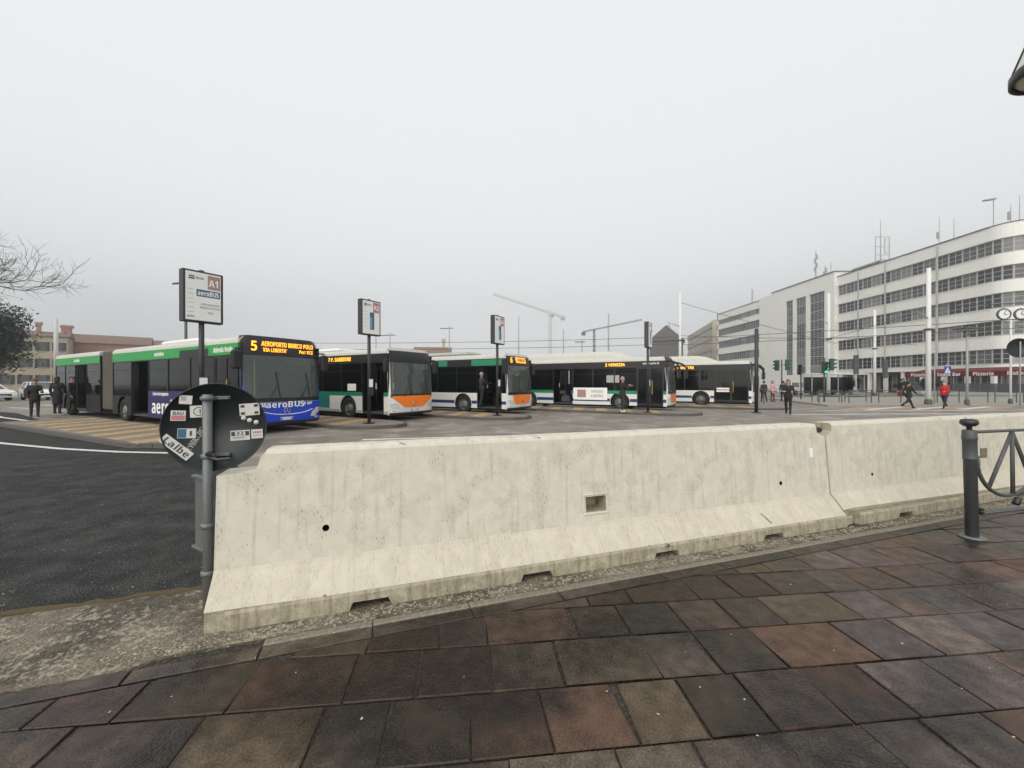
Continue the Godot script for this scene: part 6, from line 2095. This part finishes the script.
	if o.get("long_hair", false):
		lathe(st, [Vector2(0.0, -0.20), Vector2(0.07, -0.19), Vector2(0.10, -0.08), Vector2(0.10, 0.0), Vector2(0.0, 0.02)], 12, Transform3D(Basis.IDENTITY, Vector3(0, 1.63 + up, -0.035)), 1.0, 0.75)
	put(st, "hat" if o.has("hat") else "hair", MT.figure, root)
	for bg in o.get("bags", []):
		st = mk()
		st.set_color(bg[2])
		box(st, bg[0] + Vector3(0, up, 0), bg[1], Transform3D.IDENTITY, 0.05)
		put(st, bg[3], MT.figure, root)
	for e in [-0.034, 0.034]:
		st = mk(true)
		st.set_color(Color(0.02, 0.015, 0.01))
		lathe(st, [Vector2(0, -0.011), Vector2(0.011, 0), Vector2(0, 0.011)], 8, Transform3D(Basis.IDENTITY, Vector3(e, 1.638 + up, 0.088)))
		put(st, "eye", MT.figure, root)

func build_people():
	var K := Color(0.012, 0.012, 0.013)
	var K2 := Color(0.022, 0.022, 0.026)
	person("person in black with a shoulder bag, left of the waiting pair", W(-22.2, 18.6, 0.004), 60, {"coat": K, "legs": K2, "hem": 0.72, "bags": [[Vector3(-0.12, 1.12, -0.24), Vector3(0.34, 0.42, 0.2), Color(0.016, 0.016, 0.018), "backpack"]], "arm_l": [0.5, 1.2, 0.1], "hat": true, "hair": K, "group": "people waiting at the articulated bus"})
	person("person in a long black coat at the rear of the articulated bus", W(-21.6, 19.0, 0.12), -150, {"coat": K, "legs": K2, "hem": 0.45, "arm_r": [0.3, 0.8, 0.15], "hair": Color(0.03, 0.02, 0.015), "long_hair": true, "group": "people waiting at the articulated bus"})
	person("person in black standing right beside the articulated bus doors", W(-21.0, 19.1, 0.12), 110, {"coat": K2, "legs": K, "hem": 0.6, "arm_l": [0.4, 1.1, 0.2], "group": "people waiting at the articulated bus"})
	person("person in black with white shoes waiting before the gas bus", W(5.5, 19.9, 0.12), 100, {"coat": K, "legs": K2, "shoes": Color(0.6, 0.6, 0.58), "hair": Color(0.25, 0.22, 0.2), "hem": 0.7, "arm_r": [0.6, 1.5, 0.05], "arm_l": [0.6, 1.6, 0.05]})
	person("person in dark jacket holding papers on the open plaza", W(13.95, 20.2), -40, {"coat": K, "legs": K, "stride": 0.16, "hem": 0.75, "arm_r": [0.5, 1.1, 0.25], "arm_l": [0.4, 1.2, 0.25], "hair": Color(0.09, 0.08, 0.075), "bags": [[Vector3(-0.26, 1.16, 0.34), Vector3(0.42, 0.03, 0.14), Color(0.55, 0.55, 0.53), "papers"]]})
	person("person in dark jacket walking away near the last bus", W(20.9, 33.2), 170, {"coat": Color(0.02, 0.025, 0.035), "legs": K, "stride": 0.28})
	person("person in a pale pink coat near the traffic light", W(21.9, 33.6), 20, {"coat": Color(0.50, 0.30, 0.30), "legs": Color(0.10, 0.04, 0.05), "hem": 0.7, "hair": Color(0.2, 0.13, 0.08), "long_hair": true})
	person("person in black walking just right of the pink coat", W(22.5, 33.2), 150, {"coat": K, "legs": K2, "stride": 0.3})
	person("person in black striding over the crossing with a bag", W(24.4, 24.6), 95, {"coat": K, "legs": K, "stride": 0.55, "hem": 0.78, "hat": true, "hair": K, "mask": Color(0.5, 0.5, 0.5), "arm_l": [-0.5, 0.3, 0.1], "arm_r": [0.5, 0.5, 0.1], "bags": [[Vector3(0.26, 1.0, -0.2), Vector3(0.16, 0.30, 0.42), Color(0.10, 0.02, 0.02), "bag"]]})
	person("person in a red jacket walking over the crossing", W(26.6, 24.6), -70, {"coat": Color(0.42, 0.012, 0.018), "legs": Color(0.015, 0.018, 0.03), "stride": 0.42, "hair": Color(0.16, 0.13, 0.11), "mask": Color(0.55, 0.55, 0.55), "arm_l": [0.3, 1.2, 0.1], "arm_r": [-0.3, 0.4, 0.1], "bags": [[Vector3(0.0, 1.22, -0.22), Vector3(0.32, 0.42, 0.18), Color(0.02, 0.02, 0.022), "backpack"]]})
	person("person boarding through the front door of the green banded bus", W(-1.55, 20.45, 0.37), 140, {"coat": K2, "legs": K, "stride": 0.2, "hair": Color(0.3, 0.28, 0.27), "arm_r": [0.7, 1.0, 0.1]})

func build_details():
	pass
